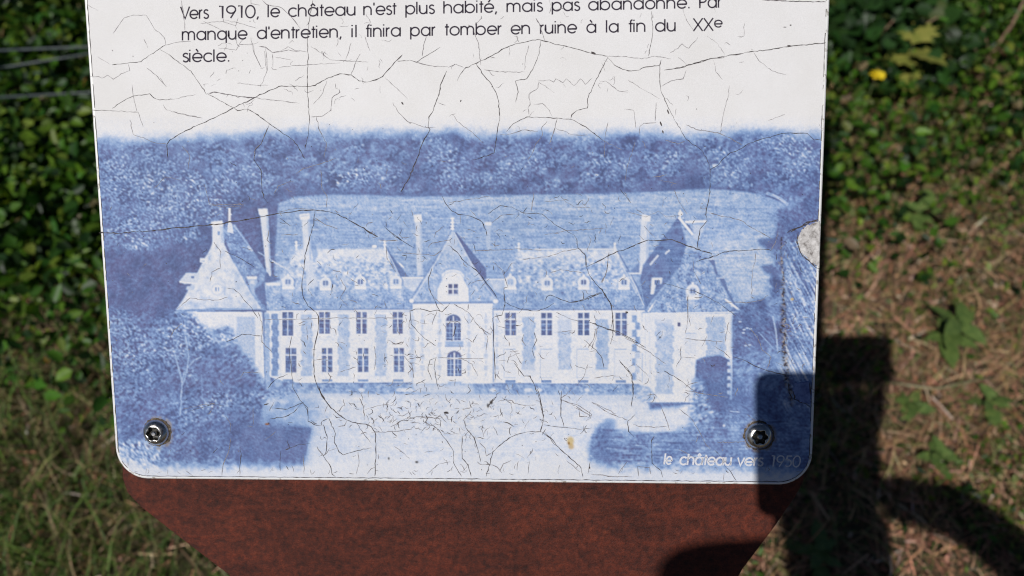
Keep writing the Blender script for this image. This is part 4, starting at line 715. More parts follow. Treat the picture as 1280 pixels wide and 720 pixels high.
# the finest crazing: short wandering hairlines, thickest on the forecourt and the picture
def wander(cx, cy, L, w, rb):
    a = r2.uniform(0, 2*math.pi); p = [np.array([cx, cy])]
    for _ in range(max(2, int(L/3))): a += r2.normal(0, .55); p.append(p[-1]+3*np.array([math.cos(a), math.sin(a)]))
    lim = lambda q: 128 < q[0] < 1012 and q[1] < 594
    if all(lim(q) for q in p): crack(rb, p, w, .4)
def scatter(n, x0, x1, y0, y1, L, w, gauss=False, darkp=.3):
    darkp *= 1.1; n = int(n*1.15)
    for _ in range(n):
        if gauss: x, y = r2.normal((x0+x1)/2, (x1-x0)/3.6), r2.normal((y0+y1)/2, (y1-y0)/3.6)
        else: x, y = r2.uniform(x0, x1), r2.uniform(y0, y1)
        wander(x, y, r2.uniform(*L), w*r2.uniform(.7, 1.3), dark if r2.random() < darkp else thin)
scatter(150, 425, 650, 492, 545, (4, 14), .62, True); scatter(60, 400, 740, 490, 590, (4, 16), .6); scatter(70, 480, 640, 380, 490, (4, 18), .6)
scatter(75, 620, 920, 380, 500, (4, 16), .55, False, .2); scatter(90, 340, 520, 260, 480, (4, 15), .6); scatter(70, 520, 880, 245, 380, (4, 16), .55)
scatter(60, 130, 1000, 180, 590, (4, 14), .55); scatter(45, 260, 480, 20, 130, (4, 18), .45, False, 0); scatter(40, 560, 940, 10, 160, (4, 16), .45, False, .1)
scatter(45, 130, 1000, 586, 593, (3, 8), .6); scatter(40, 970, 1015, 300, 470, (3, 12), .6); scatter(8, 840, 1000, 540, 592, (4, 10), .4, False, 0)
for _ in range(330):      # specks
    x, y = r2.uniform(130, 1010), r2.uniform(5, 588)
    if y < 150 and r2.random() < .75: continue
    a = r2.uniform(0, 6.28); l = r2.uniform(.5, 1.5); (dark if r2.random() < .5 else thin).add([(x, y), (x+l*math.cos(a), y+l*math.sin(a))], r2.uniform(.5, 1.1))
for x, y, l, w, a in ((502, 127.5, 4, 2.0, 1.0), (576.5, 125, 2.6, 1.6, 2.0), (320.5, 142.5, 4, 1.3, .5), (739, 65, 6, 2.4, .4), (825, 152, 6, 2.2, 1.2), (828, 163, 4, 2, 1.3), (834, 137, 6, 2, 1.2), (555, 515.8, 5, 2.6, 0), (557, 516, 4, 2, .1), (783, 390.5, 2, 2.2, 0), (586, 31, 3, 1.2, 1.2), (613, 504, 7, 1.8, -1.0), (610, 507, 4, 1.2, -.7), (737, 583, 3, 1.6, 1.5), (756, 523, 0, 0, 0), (984, 57, 5, 1.8, .1), (987, 31.5, 2.4, 1.6, 0), (979, 34, 4, 1, 0), (326, 562, 0, 0, 0), (880, 183, 2, 1, 0), (357, 562, 5, 1.5, -.3), (330, 506, 6, 1.8, -.25)):
    if w: dark.add([(x, y), (x+l*.5*math.cos(a), y+l*.5*math.sin(a)), (x+l*math.cos(a), y+l*math.sin(a))], [w*.5, w, w*.4])
dark.build('wide_cracks', M['crack_dark'])['kind'] = 'stuff'; thin.build('hairline_cracks', M['crack_fine'])['kind'] = 'stuff'
# dirty joint between the sheet and its white edge
rim = Ribbons(.0002)
lu, lv = [], []
bd = rrect(.0018, W-.0018, -HP+.0018, -.0018, RC-.0018, 10)
bx_, by_ = uv2px(np.array([p[0] for p in bd]), np.array([p[1] for p in bd])); bdp = np.stack([bx_, by_], 1)
for a_, b_ in zip(bdp, np.roll(bdp, -1, 0)):
    d = np.linalg.norm(b_-a_); n = max(1, int(d/5)); cur = []
    for i in range(n+1):
        if r2.random() < .80 or (b_[1] > 590 and a_[1] > 590): cur.append(a_+(b_-a_)*i/n+r2.normal(0, .18, 2))
        else:
            if len(cur) > 1: rim.add(cur, r2.uniform(.4, 1.15, len(cur)))
            cur = []
    if len(cur) > 1: rim.add(cur, r2.uniform(.4, 1.1, len(cur)))
rim.build('edge_grime', M['crack_dark'])['kind'] = 'stuff'

# torn flake: laminate missing, pale core showing, with a lifted dark rim
m, nt, b = new_mat('bare_core'); g = noise(nt, 320, 8, .7); r = ramp(nt, g, [(.34, (.20, .18, .17)), (.46, (.50, .48, .47)), (.62, (.74, .72, .71))])
nt.links.new(r.outputs[0], b.inputs['Base Color']); b.inputs['Roughness'].default_value = .7; bump(nt, b, g, .5, .0008); M['core'] = m
def patch(name, pts, h, mat, thick=.00035):
    bm = bmesh.new(); n = 5; P = []
    for a_, b_ in zip(pts, pts[1:]+pts[:1]):
        for i in range(n): P.append((a_[0]+(b_[0]-a_[0])*i/n+r2.normal(0, .6), a_[1]+(b_[1]-a_[1])*i/n+r2.normal(0, .6)))
    top = []; bot_ = []; cx_ = sum(p[0] for p in P)/len(P); cy_ = sum(p[1] for p in P)/len(P)
    for p in P:
        top.append(bm.verts.new(Vector(pp(cx_+(p[0]-cx_)*.93, cy_+(p[1]-cy_)*.95, h+thick)))); bot_.append(bm.verts.new(Vector(pp(p[0], p[1], h))))
    c_ = bm.verts.new(Vector(pp(cx_, cy_, h+thick*.6)))
    for i in range(len(P)):
        j = (i+1) % len(P); bm.faces.new((bot_[i], bot_[j], top[j], top[i])); bm.faces.new((top[i], top[j], c_))
    bmesh.ops.recalc_face_normals(bm, faces=bm.faces)
    o = bm_obj(name, bm, mat); return to_panel(o)
patch('chipped_patch', flake_px, .00013, M['core'])['label'] = 'pale chip where the laminate has torn off at the right edge'
fl = Ribbons(.00035)
for p in ([(984, 291), (992, 286), (999, 284), (1006, 279), (1014, 277), (1023, 274)], [(988, 290), (996, 284.5), (1003, 283.5)], [(998, 290), (996, 303), (1000, 315), (1008, 324), (1016, 331), (1024, 336)], [(1003, 283), (1005, 290), (1011, 284), (1016, 292), (1022, 298)], [(991, 488), (993, 499), (1000, 503), (1007, 504), (1013, 509)], [(1012, 478), (1013, 490), (1012, 500), (1014, 508)], [(985, 478), (986, 490), (990, 500)]):
    crack(fl, p, 1.2, .7)
fl.build('torn_laminate_edge', M['crack_dark'])['kind'] = 'stuff'
m, nt, b = new_mat('loose_laminate'); g = noise(nt, 260, 6, .6); r = ramp(nt, g, [(.35, lin((88, 104, 160))), (.6, lin((130, 150, 200)))]); nt.links.new(r.outputs[0], b.inputs['Base Color']); b.inputs['Roughness'].default_value = .5; M['loose'] = m
patch('loose_laminate_piece', [(994, 478), (1012, 476), (1013, 506), (1003, 503), (996, 500), (991, 490)], .00014, M['loose'], .0004)

# ---- security bolts
def bolt(x, y, R=.0080):
    u, v = [float(q) for q in px2uv(x, y)]
    bm = bmesh.new(); n = 48; rings = []
    def star(a, r): return r*(1+.16*math.cos(6*a))
    prof = [(R*1.0, .0001, 0), (R*1.0, .0009, 0), (R*.96, .0018, 0), (R*.86, .0029, 0), (R*.72, .0038, 0), (R*.60, .0042, .3), (R*.52, .0043, 1), (R*.49, .0039, 1), (R*.48, .0016, 1), (R*.30, .0014, 0)]
    for r_0, h, st in prof:
        rg = []
        for i in range(n):
            a = 2*math.pi*i/n; r_1 = r_0*(1+st*.15*math.cos(6*a)); rg.append(bm.verts.new(Vector(uvw(u+r_1*math.cos(a), v+r_1*math.sin(a), h))))
        rings.append(rg)
    mats = []
    for k, (A_, B_) in enumerate(zip(rings, rings[1:])):
        for i in range(n):
            j = (i+1) % n; f = bm.faces.new((A_[i], A_[j], B_[j], B_[i])); f.material_index = 1 if k >= 7 else 0; f.smooth = k not in (5, 7)
    f = bm.faces.new(rings[-1]); f.material_index = 1
    bmesh.ops.recalc_face_normals(bm, faces=bm.faces)
    o = bm_obj('bolt', bm, M['steel'], parent=sign); o.data.materials.append(M['socket'])
    for f in o.data.polygons: f.use_smooth = True
    bm = bmesh.new(); prev = None
    for r_0, h in ((R*.20, .0013), (R*.20, .0038), (R*.13, .0043)):
        rg = [bm.verts.new(Vector(uvw(u+r_0*math.cos(2*math.pi*i/20), v+r_0*math.sin(2*math.pi*i/20), h))) for i in range(20)]
        if prev:
            for i in range(20): bm.faces.new((prev[i], prev[(i+1) % 20], rg[(i+1) % 20], rg[i]))
        prev = rg
    bm.faces.new(prev); bmesh.ops.recalc_face_normals(bm, faces=bm.faces); pin = bm_obj('socket_pin', bm, M['steel']); pin.parent = o
    bm = bmesh.new(); a_in, a_out = [], []
    for i in range(40):
        a = 2*math.pi*i/40; rr = R*(1.13+.07*r2.standard_normal()*.6+.05*math.cos(a-.6))
        a_in.append(bm.verts.new(Vector(uvw(u+R*.9*math.cos(a), v+R*.9*math.sin(a), .00075)))); a_out.append(bm.verts.new(Vector(uvw(u+rr*math.cos(a), v+rr*math.sin(a), .00021))))
    for i in range(40): bm.faces.new((a_in[i], a_in[(i+1) % 40], a_out[(i+1) % 40], a_out[i]))
    bmesh.ops.recalc_face_normals(bm, faces=bm.faces); w_o = bm_obj('grimy_washer', bm, M['grime']); w_o.parent = o
    return o
bolt(196, 540)['label'] = 'bright steel security bolt at lower left'; bolt(948, 544)['label'] = 'steel security bolt at the edge of the shadow, lower right'

# ================================================================== THE GROUND AND ITS PLANTS
def hgt(x, y):
    x, y = np.asarray(x, float), np.asarray(y, float)
    return (.018*np.sin(3.1*x+1.3)*np.sin(2.7*y+.4)+.012*np.sin(9.1*x+2*y)*np.sin(8.3*y-1.1*x)+.006*np.sin(23*x-7*y)*np.sin(19*y+5*x))*np.exp(-((x/6)**2+(y/6)**2))
def gp(px_, py_, z=0.):           # where a line of sight meets the ground
    d = c2w(np.array([(px_-640)/F, (py_-360)/F, 1.]))-c2w(np.zeros(3)); t = (z-CAM_H)/d[2]; return d[0]*t, d[1]*t
ax_ = np.concatenate([-np.geomspace(3, 80, 14)[::-1], np.linspace(-2.9, 2.9, 240), np.geomspace(3, 80, 14)])
gX, gY = np.meshgrid(ax_, ax_+1.0); gi = np.arange(gX.size).reshape(gX.shape)
gq = np.stack([gi[:-1, :-1], gi[:-1, 1:], gi[1:, 1:], gi[1:, :-1]], -1).reshape(-1, 4)
m, nt, b = new_mat('soil_and_litter')
n1, n2, n3 = noise(nt, 1.6, 5, .6), noise(nt, 38, 10, .75), noise(nt, 160, 6, .7)
r = ramp(nt, n2, [(.28, (.018, .013, .009)), (.45, (.060, .042, .026)), (.58, (.19, .11, .065)), (.75, (.34, .22, .14))])
rg_ = ramp(nt, n1, [(.42, (0, 0, 0)), (.6, (1, 1, 1))]); c = mixc(nt, rg_.outputs[0], r.outputs[0], mixc(nt, .45, r.outputs[0], (.05, .075, .02)))
r3 = ramp(nt, n3, [(.3, (.6, .6, .6)), (.7, (1.25, 1.25, 1.25))]); c = mixc(nt, 1., c, r3.outputs[0], 'MULTIPLY')
nt.links.new(c, b.inputs['Base Color']); b.inputs['Roughness'].default_value = .9; bump(nt, b, n2, .8, .012); M['soil'] = m
me = mesh_np('ground', np.stack([gX, gY, hgt(gX, gY)], -1).reshape(-1, 3), gq, None, True)
tag(link('ground', me, M['soil']), kind='structure')

def leaf_mat(name, trans=.28, rough=.45):
    m, nt, b, a = attr_mat(name, rough, .35)
    g = noise(nt, 90, 4); r = ramp(nt, g, [(.3, (.75, .78, .7)), (.7, (1.15, 1.15, 1.15))]); c = mixc(nt, 1., a.outputs['Color'], r.outputs[0], 'MULTIPLY'); nt.links.new(c, b.inputs['Base Color'])
    tr = nt.nodes.new('ShaderNodeBsdfTranslucent'); c2 = mixc(nt, 1., c, (1.3, 1.35, .6), 'MULTIPLY'); nt.links.new(c2, tr.inputs[0])
    mx = nt.nodes.new('ShaderNodeMixShader'); mx.inputs[0].default_value = trans
    nt.links.new(b.outputs[0], mx.inputs[1]); nt.links.new(tr.outputs[0], mx.inputs[2]); nt.links.new(mx.outputs[0], nt.nodes['Material Output'].inputs[0]); return m
M['leaf'] = leaf_mat('leaf'); M['straw'] = leaf_mat('dry_straw', .1, .6)
def frames(n, tilt):              # random frames: axis along the leaf, leaf normal tilted from vertical
    az = rng.uniform(0, 2*np.pi, n); el = rng.normal(0, tilt, n)
    d = np.stack([np.cos(az)*np.cos(el), np.sin(az)*np.cos(el), np.sin(el)], -1)
    up = np.stack([rng.normal(0, tilt*.8, n), rng.normal(-.25, tilt*.8, n), np.ones(n)], -1)
    s_ = np.cross(d, up); s_ /= np.linalg.norm(s_, axis=1, keepdims=True); u_ = np.cross(s_, d); return d, s_, u_
def palette(n, pal, jit=.18):
    w_ = np.array([p[0] for p in pal], float); k = rng.choice(len(pal), n, p=w_/w_.sum()); c = np.array([p[1] for p in pal])[k]
    return np.clip(c*np.exp(rng.normal(0, jit, (n, 1)))*np.exp(rng.normal(0, jit*.35, (n, 3))), 0, 1)
def leaves(name, P, size, width, tilt, pal, mat, fold=.25):
    n = len(P); d, s_, u_ = frames(n, tilt); L = rng.uniform(*size, n)[:, None]; w_ = L*width*rng.uniform(.8, 1.2, (n, 1))
    tpl = [(0, 0, 0), (.28, .42, .9), (.68, .36, .7), (1, 0, -.3), (.68, -.36, .7), (.28, -.42, .9)]
    V = np.stack([P+d*L*a_+s_*w_*b_+u_*L*fold*c_*(.35 if b_ else .5)*np.sign(abs(b_)+1e-9) for a_, b_, c_ in tpl], 1)
    V[:, 3] -= u_*L*.12
    i0 = np.arange(n)[:, None]*6; Fc = np.concatenate([i0+np.array([[0, 3, 2, 1]]), i0+np.array([[0, 5, 4, 3]])])
    c = np.repeat(palette(n, pal)[:, None], 6, 1); c[:, 0] *= .8
    return mesh_np(name, V.reshape(-1, 3), Fc, c.reshape(-1, 3))
def blades(name, P, length, wid, pal, lean=.5, flat=False, segs=3):
    n = len(P); az = rng.uniform(0, 2*np.pi, n); L = rng.uniform(*length, n); w_ = rng.uniform(*wid, n)
    h = np.stack([np.cos(az), np.sin(az), np.zeros(n)], -1); sd = np.stack([-np.sin(az), np.cos(az), np.zeros(n)], -1)+rng.normal(0, .3, (n, 3))*np.array([1, 1, .4])
    ln = np.abs(rng.normal(lean, .35, n)); V = []
    curv = rng.uniform(-.5, .5, (n, 1))
    for k in range(segs+1):
        t = k/segs; el = (np.pi/2-ln*(.4+1.2*t)) if not flat else rng.normal(.02, .04, n)
        if k == 0: c_ = P.copy()
        else: c_ = c_+(L/segs)[:, None]*((h+curv*t*sd)*np.cos(el)[:, None]+np.array([0, 0, 1.])*np.sin(el)[:, None])
        ww = (w_*(1-t*.85 if not flat else 1-.4*abs(t-.5)))[:, None]/2
        V += [c_+sd*ww, c_-sd*ww]
    V = np.stack(V, 1); k_ = 2*(segs+1); i0 = np.arange(n)[:, None]*k_
    Fc = np.concatenate([i0+np.array([[2*k, 2*k+1, 2*k+3, 2*k+2]]) for k in range(segs)])
    c = np.repeat(palette(n, pal, .25)[:, None], k_, 1); return mesh_np(name, V.reshape(-1, 3), Fc, c.reshape(-1, 3))
def pts(n, x0, x1, y0, y1, keep=None, z=(0, 0), zp=1.5):
    x = rng.uniform(x0, x1, n); y = rng.uniform(y0, y1, n)
    if keep is not None: k = rng.random(n) < keep(x, y); x, y = x[k], y[k]
    return np.stack([x, y, hgt(x, y)+z[0]+(z[1]-z[0])*rng.random(len(x))**zp], -1)
def vn(x, y, f, s): return .5+.5*np.sin(f*x+1.7*np.sin(f*.7*y+s)+s*2.1)*np.sin(f*1.1*y+1.3*np.sin(f*.6*x+s*1.3))   # soft patches
def sg(a, b_, x): return 1/(1+np.exp(-(x-a)/b_))
GR = [(4, (.060, .150, .014)), (3, (.028, .085, .012)), (3, (.12, .22, .022)), (3, (.014, .040, .008)), (1.4, (.19, .26, .035))]  # leaf greens; the darkest stand in for shaded gaps between leaves
DRY = [(4, (.56, .30, .19)), (4, (.44, .20, .13)), (3, (.66, .42, .28)), (2, (.20, .085, .055)), (1.6, (.78, .60, .47)), (.7, (.18, .16, .06))]
bank = lambda x, y: sg(.80, .07, y-.10*x*0+.05*np.sin(7*x))            # how far into the leafy belt beyond
# ivy and bramble belt on the far side, thick on the left, thinner towards the right
P = pts(62000, -2.1, -.1, .62, 2.6, lambda x, y: bank(x, y)*(.45+.55*vn(x, y, 6, 1)), (0, .20), 1.0)
tag(link('ivy_ground_cover', leaves('ivy_ground_cover', P, (.010, .036), .72, .65, GR+[(.12, (.42, .22, .05)), (.3, (.20, .16, .08))], M['leaf'])), kind='stuff').data.materials.append(M['leaf'])
P = pts(46000, -.2, 2.1, .90, 2.6, lambda x, y: (.10+.90*sg(1.17+.20*(x-.8)+.08*np.sin(7*x+1), .08, y))*(.30+.70*vn(x, y, 8, 2.2)), (0, .16), 1.0)
tag(link('creeping_ground_cover', leaves('creeping_ground_cover', P, (.010, .032), .7, .7, GR+[(1.5, (.16, .20, .05)), (1.0, (.24, .17, .09)), (.4, (.15, .12, .05))], M['leaf'])), kind='stuff').data.materials.append(M['leaf'])
P = pts(46000, .1, 1.9, .25, 1.7, lambda x, y: np.clip(vn(x, y, 9, 4.0)-.45, 0, 1)*1.8+.04+.55*sg(1.12, .12, y), (0, .035), 1.3)
tag(link('low_weeds', leaves('low_weeds', P, (.006, .018), .6, .6, GR+[(4, (.13, .17, .045)), (2, (.20, .19, .07))], M['leaf'])), kind='stuff').data.materials.append(M['leaf'])
# living grass: left foreground mostly
P = pts(34000, -1.9, .2, .10, 1.15, lambda x, y: (1-.85*bank(x, y))*(.35+.65*vn(x, y, 8, 3)), (0, .01))
GRS = [(4, (.075, .150, .024)), (4, (.13, .20, .040)), (1.5, (.032, .075, .014)), (2.6, (.27, .23, .09)), (1.6, (.34, .27, .15)), (1.2, (.15, .10, .05))]
tag(link('grass', blades('grass', P, (.04, .13), (.0015, .0036), GRS, .75)), kind='stuff').data.materials.append(M['straw'])
P = pts(42000, .15, 2.0, .1, 1.9, lambda x, y: (.25+.75*vn(x, y, 7, 5.5))*(1-.5*sg(1.5, .1, y)), (0, .008))
tag(link('thin_grass', blades('thin_grass', P, (.02, .09), (.0009, .0024), [(2.2, (.11, .19, .04)), (1.2, (.07, .15, .025)), (3, (.44, .32, .15)), (6, (.56, .34, .21)), (4, (.36, .18, .11))], 1.0)), kind='stuff').data.materials.append(M['straw'])
# dry litter lying flat
P = pts(46000, -2, 2.1, .05, 2.4, lambda x, y: np.where(x > 0, .95-.55*sg(1.2, .12, y)-.35*vn(x, y, 10, 1.1), .45)*(1-.6*np.where(x > 0, 0, bank(x, y))), (.002, .02))
tag(link('dry_straw_litter', blades('dry_straw_litter', P, (.010, .055), (.0010, .0030), DRY, flat=True, segs=2)), kind='stuff').data.materials.append(M['straw'])
P = pts(9000, .0, 2.0, .05, 1.9, None, (.002, .010))
tag(link('dry_leaf_litter', leaves('dry_leaf_litter', P, (.006, .014), .6, .35, DRY, M['straw'])), kind='stuff').data.materials.append(M['straw'])

P = pts(26000, -4.5, 4.5, -1.8, 5.5, lambda x, y: 1-.95*((np.abs(x) < 2) & (y > .1) & (y < 2.5)), (0, .008))
tag(link('rough_grass_around', blades('rough_grass_around', P, (.04, .15), (.002, .005), GRS, .8)), kind='stuff').data.materials.append(M['straw'])
# ---- plants one can tell apart
def solid(name, c1, c2, scale=120, rough=.6):
    m, nt, b = new_mat(name); g = noise(nt, scale, 5); r = ramp(nt, g, [(.35, c1), (.65, c2)]); nt.links.new(r.outputs[0], b.inputs['Base Color']); b.inputs['Roughness'].default_value = rough; return m
M['stem'] = solid('green_stem', (.06, .10, .025), (.13, .15, .05)); M['wood'] = solid('woody_stem', (.16, .10, .06), (.34, .22, .14)); M['wire'] = solid('galvanised_wire', (.035, .05, .055), (.075, .095, .10), 60, .45)
M['petal'] = solid('yellow_petal', (.70, .50, .01), (.82, .64, .02)); M['rivet'] = solid('green_leaf_blade', (.060, .115, .025), (.13, .19, .045), 90, .5)
M['lime'] = solid('yellow_green_leaf', (.17, .20, .035), (.28, .27, .06), 40, .5); M['bronze'] = solid('bronze_leaf', (.20, .13, .035), (.30, .19, .06), 40, .5)
def tube(name, path, r0, r1, mat, parent=None, n=7):
    bm = bmesh.new(); prev = None; path = [Vector(p) for p in path]
    for k, p in enumerate(path):
        d = (path[min(k+1, len(path)-1)]-path[max(k-1, 0)]).normalized(); s_ = d.orthogonal().normalized() if prev is None else (ref-d*ref.dot(d)).normalized(); ref = s_; t_ = d.cross(s_)
        r_ = r0+(r1-r0)*k/max(1, len(path)-1); rg = [bm.verts.new(p+s_*r_*math.cos(2*math.pi*i/n)+t_*r_*math.sin(2*math.pi*i/n)) for i in range(n)]
        if prev:
            for i in range(n): bm.faces.new((prev[i], prev[(i+1) % n], rg[(i+1) % n], rg[i]))
        else: bm.faces.new(rg[::-1])
        prev = rg
    bm.faces.new(prev); return bm_obj(name, bm, mat, True, parent)
def blade_mesh(outline, L, mat, cup=.15):
    bm = bmesh.new(); n = len(outline); up = [bm.verts.new((x*L, y*L, cup*L*abs(y)-.18*L*x*x)) for x, y in outline]; mid = [bm.verts.new((x*L, 0, -.18*L*x*x)) for x in (.05, .35, .65, 1.0)]
    bm.free(); bm = bmesh.new(); c_ = bm.verts.new((.42*L, 0, 0)); rg = [bm.verts.new((x*L, y*L, cup*L*abs(y)-.15*L*x*x)) for x, y in outline]
    for i in range(n): bm.faces.new((c_, rg[i], rg[(i+1) % n]))
    bmesh.ops.recalc_face_normals(bm, faces=bm.faces); me = bpy.data.meshes.new('leaf'); bm.to_mesh(me); bm.free(); me.materials.append(mat)
    for p in me.polygons: p.use_smooth = True
    return me
OVAL = [(0, 0), (.15, .14), (.35, .24), (.6, .22), (.82, .12), (1, 0), (.82, -.12), (.6, -.22), (.35, -.24), (.15, -.14)]
MAPLE = [(0, 0), (-.10, .30), (.10, .28), (.08, .55), (.32, .42), (.42, .62), (.52, .40), (.72, .48), (.72, .26), (1.0, 0), (.72, -.26), (.72, -.48), (.52, -.40), (.42, -.62), (.32, -.42), (.08, -.55), (.10, -.28), (-.10, -.30)]
def weed(name, label, cat, pxy, n, L, mat, outline, height=.05, spread=.6, lean=.3, group=None):
    x, y = gp(*pxy, height*.7); z = float(hgt(x, y)); t = tag(empty(name, (x, y, z)), label, cat, group)
    tp = Vector((x+random.uniform(-.02, .02), y+random.uniform(-.02, .02), z+height)); st = tube('stem', [(x, y, z-.01), tp*.5+Vector((x, y, z))*.5+Vector((.004, .002, 0)), tp], .0022, .0012, M['stem'], t)
    me = blade_mesh(outline, L, mat)
    for k in range(n):
        o = bpy.data.objects.new('leaf', me); COL.objects.link(o); o.parent = t; az = 2.4*k+random.uniform(-.3, .3); f_ = (k+.5)/n
        o.location = Vector((random.uniform(-1, 1)*.01, random.uniform(-1, 1)*.01, height*(.25+.8*f_))); s_ = random.uniform(.7, 1.15); o.scale = (s_,)*3
        o.rotation_euler = (random.uniform(-.35, .35), random.uniform(-.5, .1)*spread-lean*(f_-.3), az)
    return t
weed('broad_leaved_weed', 'upright green weed with pointed leaves, in brown litter right of the sign', 'weed', (1195, 410), 13, .062, M['rivet'], OVAL, .09)
weed('broad_leaved_weed', 'small green weed sprouting in brown litter below the larger pointed-leaved weed', 'weed', (1245, 495), 9, .045, M['rivet'], OVAL, .05)
weed('broad_leaved_weed', 'low green weed touching the top of the arm shadow', 'weed', (1178, 560), 8, .036, M['rivet'], OVAL, .04)
weed('broad_leaved_weed', 'flat green weed in litter close beside the edge of the tall shadow', 'weed', (1135, 500), 8, .04, M['rivet'], OVAL, .03)
weed('broad_leaved_weed', 'green sprig between the leafy belt and the brown litter, right of the sign', 'weed', (1150, 265), 12, .048, M['rivet'], OVAL, .08)
weed('broad_leaved_weed', 'dark green weed under the steel plate, between the two lower shadows', 'weed', (1020, 690), 9, .045, M['rivet'], OVAL, .04)
weed('lobed_leaf_plant', 'yellow-green plant with large lobed leaves beside the yellow flower', 'plant', (1134, 86), 7, .080, M['lime'], MAPLE, .17, .4, .1)
weed('lobed_leaf_plant', 'bronze tinted plant with lobed leaves behind the yellow-green one', 'plant', (1160, 60), 4, .065, M['bronze'], MAPLE, .13, .4, .1)
# yellow flower
z = .20; x, y = gp(1096, 95, z); y += .02; fl_ = tag(empty('yellow_flower', (x, y, 0)), 'small bright yellow flower beside the large lobed leaf at upper right', 'flower')
tube('stem', [(x, y, 0), (x+.008, y-.01, .10), (x, y-.02, z)], .0015, .001, M['stem'], fl_)
pm = blade_mesh([(0, 0), (.3, .34), (.7, .42), (1, .2), (1, -.2), (.7, -.42), (.3, -.34)], .018, M['petal'], .5)
for k in range(6):
    o = bpy.data.objects.new('petal', pm); COL.objects.link(o); o.parent = fl_; o.location = (0, -.02, z); o.rotation_euler = (.35, -.25, k*math.pi/3)
# woody twig and green shrub at the upper right
def shrub(name, label, cx, cy, rx, ry, h, n, size, pal, stems, lw=.5):
    t = tag(empty(name, (cx, cy, 0)), label, 'shrub'); q = rng.normal(0, 1, (n, 3)); q /= np.linalg.norm(q, axis=1, keepdims=True); q *= rng.random((n, 1))**.4
    bmp = 1+.22*np.sin(5*q[:, :1]*3+1)*np.sin(4*q[:, 1:2]*3+2); P_ = np.array([cx, cy, h*.5])+q*bmp*np.array([rx, ry, h*.55]); P_[:, 2] = np.maximum(P_[:, 2], .01)
    fo = link('foliage', leaves('foliage', P_, size, lw, .8, pal, None), M['leaf']); fo['kind'] = 'stuff'; rel(fo, t)
    for k in range(stems):
        a = random.uniform(0, 6.28); tube('stem', [(cx+.05*math.cos(a), cy+.05*math.sin(a), -.02), (cx+rx*.4*math.cos(a), cy+ry*.4*math.sin(a), h*.4), (cx+rx*.8*math.cos(a), cy+ry*.7*math.sin(a), h*.9)], .004, .0015, M['wood'], t)
    return t
shrub('low_shrub', 'bushy green shrub with tiny narrow leaves at the upper right', 1.42, 2.00, .56, .46, .44, 21000, (.012, .026), [(4, (.085, .20, .022)), (3, (.16, .30, .035)), (2, (.028, .075, .012)), (.5, (.28, .28, .07))], 6, .36)
shrub('low_shrub', 'dark leafy bramble mound beside the wires at the upper left', -1.45, 1.95, .45, .42, .38, 7000, (.022, .040), GR, 5, .85)
shrub('low_shrub', 'leafy green mound half way down the left side of the sign', -1.02, 1.18, .30, .26, .20, 3600, (.020, .036), GR, 4, .85)
shrub('low_shrub', 'dark leafy growth behind the upper right corner of the sign', .92, 1.80, .28, .28, .24, 2600, (.03, .055), [(4, (.035, .09, .02)), (3, (.02, .055, .014)), (1, (.09, .12, .03))], 3, .9)
x, y = gp(1212, 118); tw = tag(empty('twig', (x, y, 0)), 'bare brown twig standing in front of the bushy shrub', 'twig')
tube('twig_stem', [(x, y, 0), (x+.012, y+.02, .10), (x+.03, y+.03, .18), (x+.04, y+.05, .27)], .006, .003, M['wood'], tw); tube('twig_branch', [(x+.012, y+.02, .10), (x-.03, y+.05, .17)], .003, .0015, M['wood'], tw)
# long bowed straws
for (a_, b_, c_, h_, lab) in (((1110, 478), (1170, 486), (1245, 470), .03, 'long pale straw lying across brown litter right of the sign'), ((175, 560), (235, 650), (300, 745), .05, 'long green-white grass stalk along the lower left edge of the steel plate'), ((30, 60), (50, 35), (62, 14), .2, 'dry arching stalk in the upper left leaves'), ((1050, 345), (1075, 300), (1110, 250), .03, 'straight pale straw near the right edge of the sign')):
    P_ = []
    for q_, hh in ((a_, h_*.4), (b_, h_), (c_, h_*.5)): x, y = gp(*q_, hh); P_.append((x, y, hh))
    mid = lambda p, q: tuple((p[i]+q[i])/2 for i in range(3)); o = tube('straw', [P_[0], mid(P_[0], P_[1]), P_[1], mid(P_[1], P_[2]), P_[2]], .0022, .0014, solid('pale_straw', (.20, .20, .09), (.36, .33, .20)))
    tag(o, lab, 'straw')
# wire fence behind on the left
def wp(px_, py_, z): x, y = gp(px_, py_, z); return (x, y, z)
e0, e1 = wp(-120, 68, .30), wp(330, 40, .30); fen = tag(empty('wire_fence', (e0[0], e0[1], 0)), 'low fence of thin grey wires crossing the leaves at the upper left', 'fence')
for (a_, b_, z1) in (((-120, 68), (330, 36), .33), ((-120, 104), (330, 20), .26), ((-120, 128), (330, 92), .22)):
    p, q = wp(*a_, z1), wp(*b_, z1); md = tuple((p[i]+q[i])/2 - (.012 if i == 2 else 0) for i in range(3)); tube('wire', [p, md, q], .0026, .0026, M['wire'], fen)
for e in (e0, e1): tube('post', [(e[0], e[1]+.02, -.05), (e[0], e[1]+.02, .45)], .018, .018, M['wood'], fen, 10)

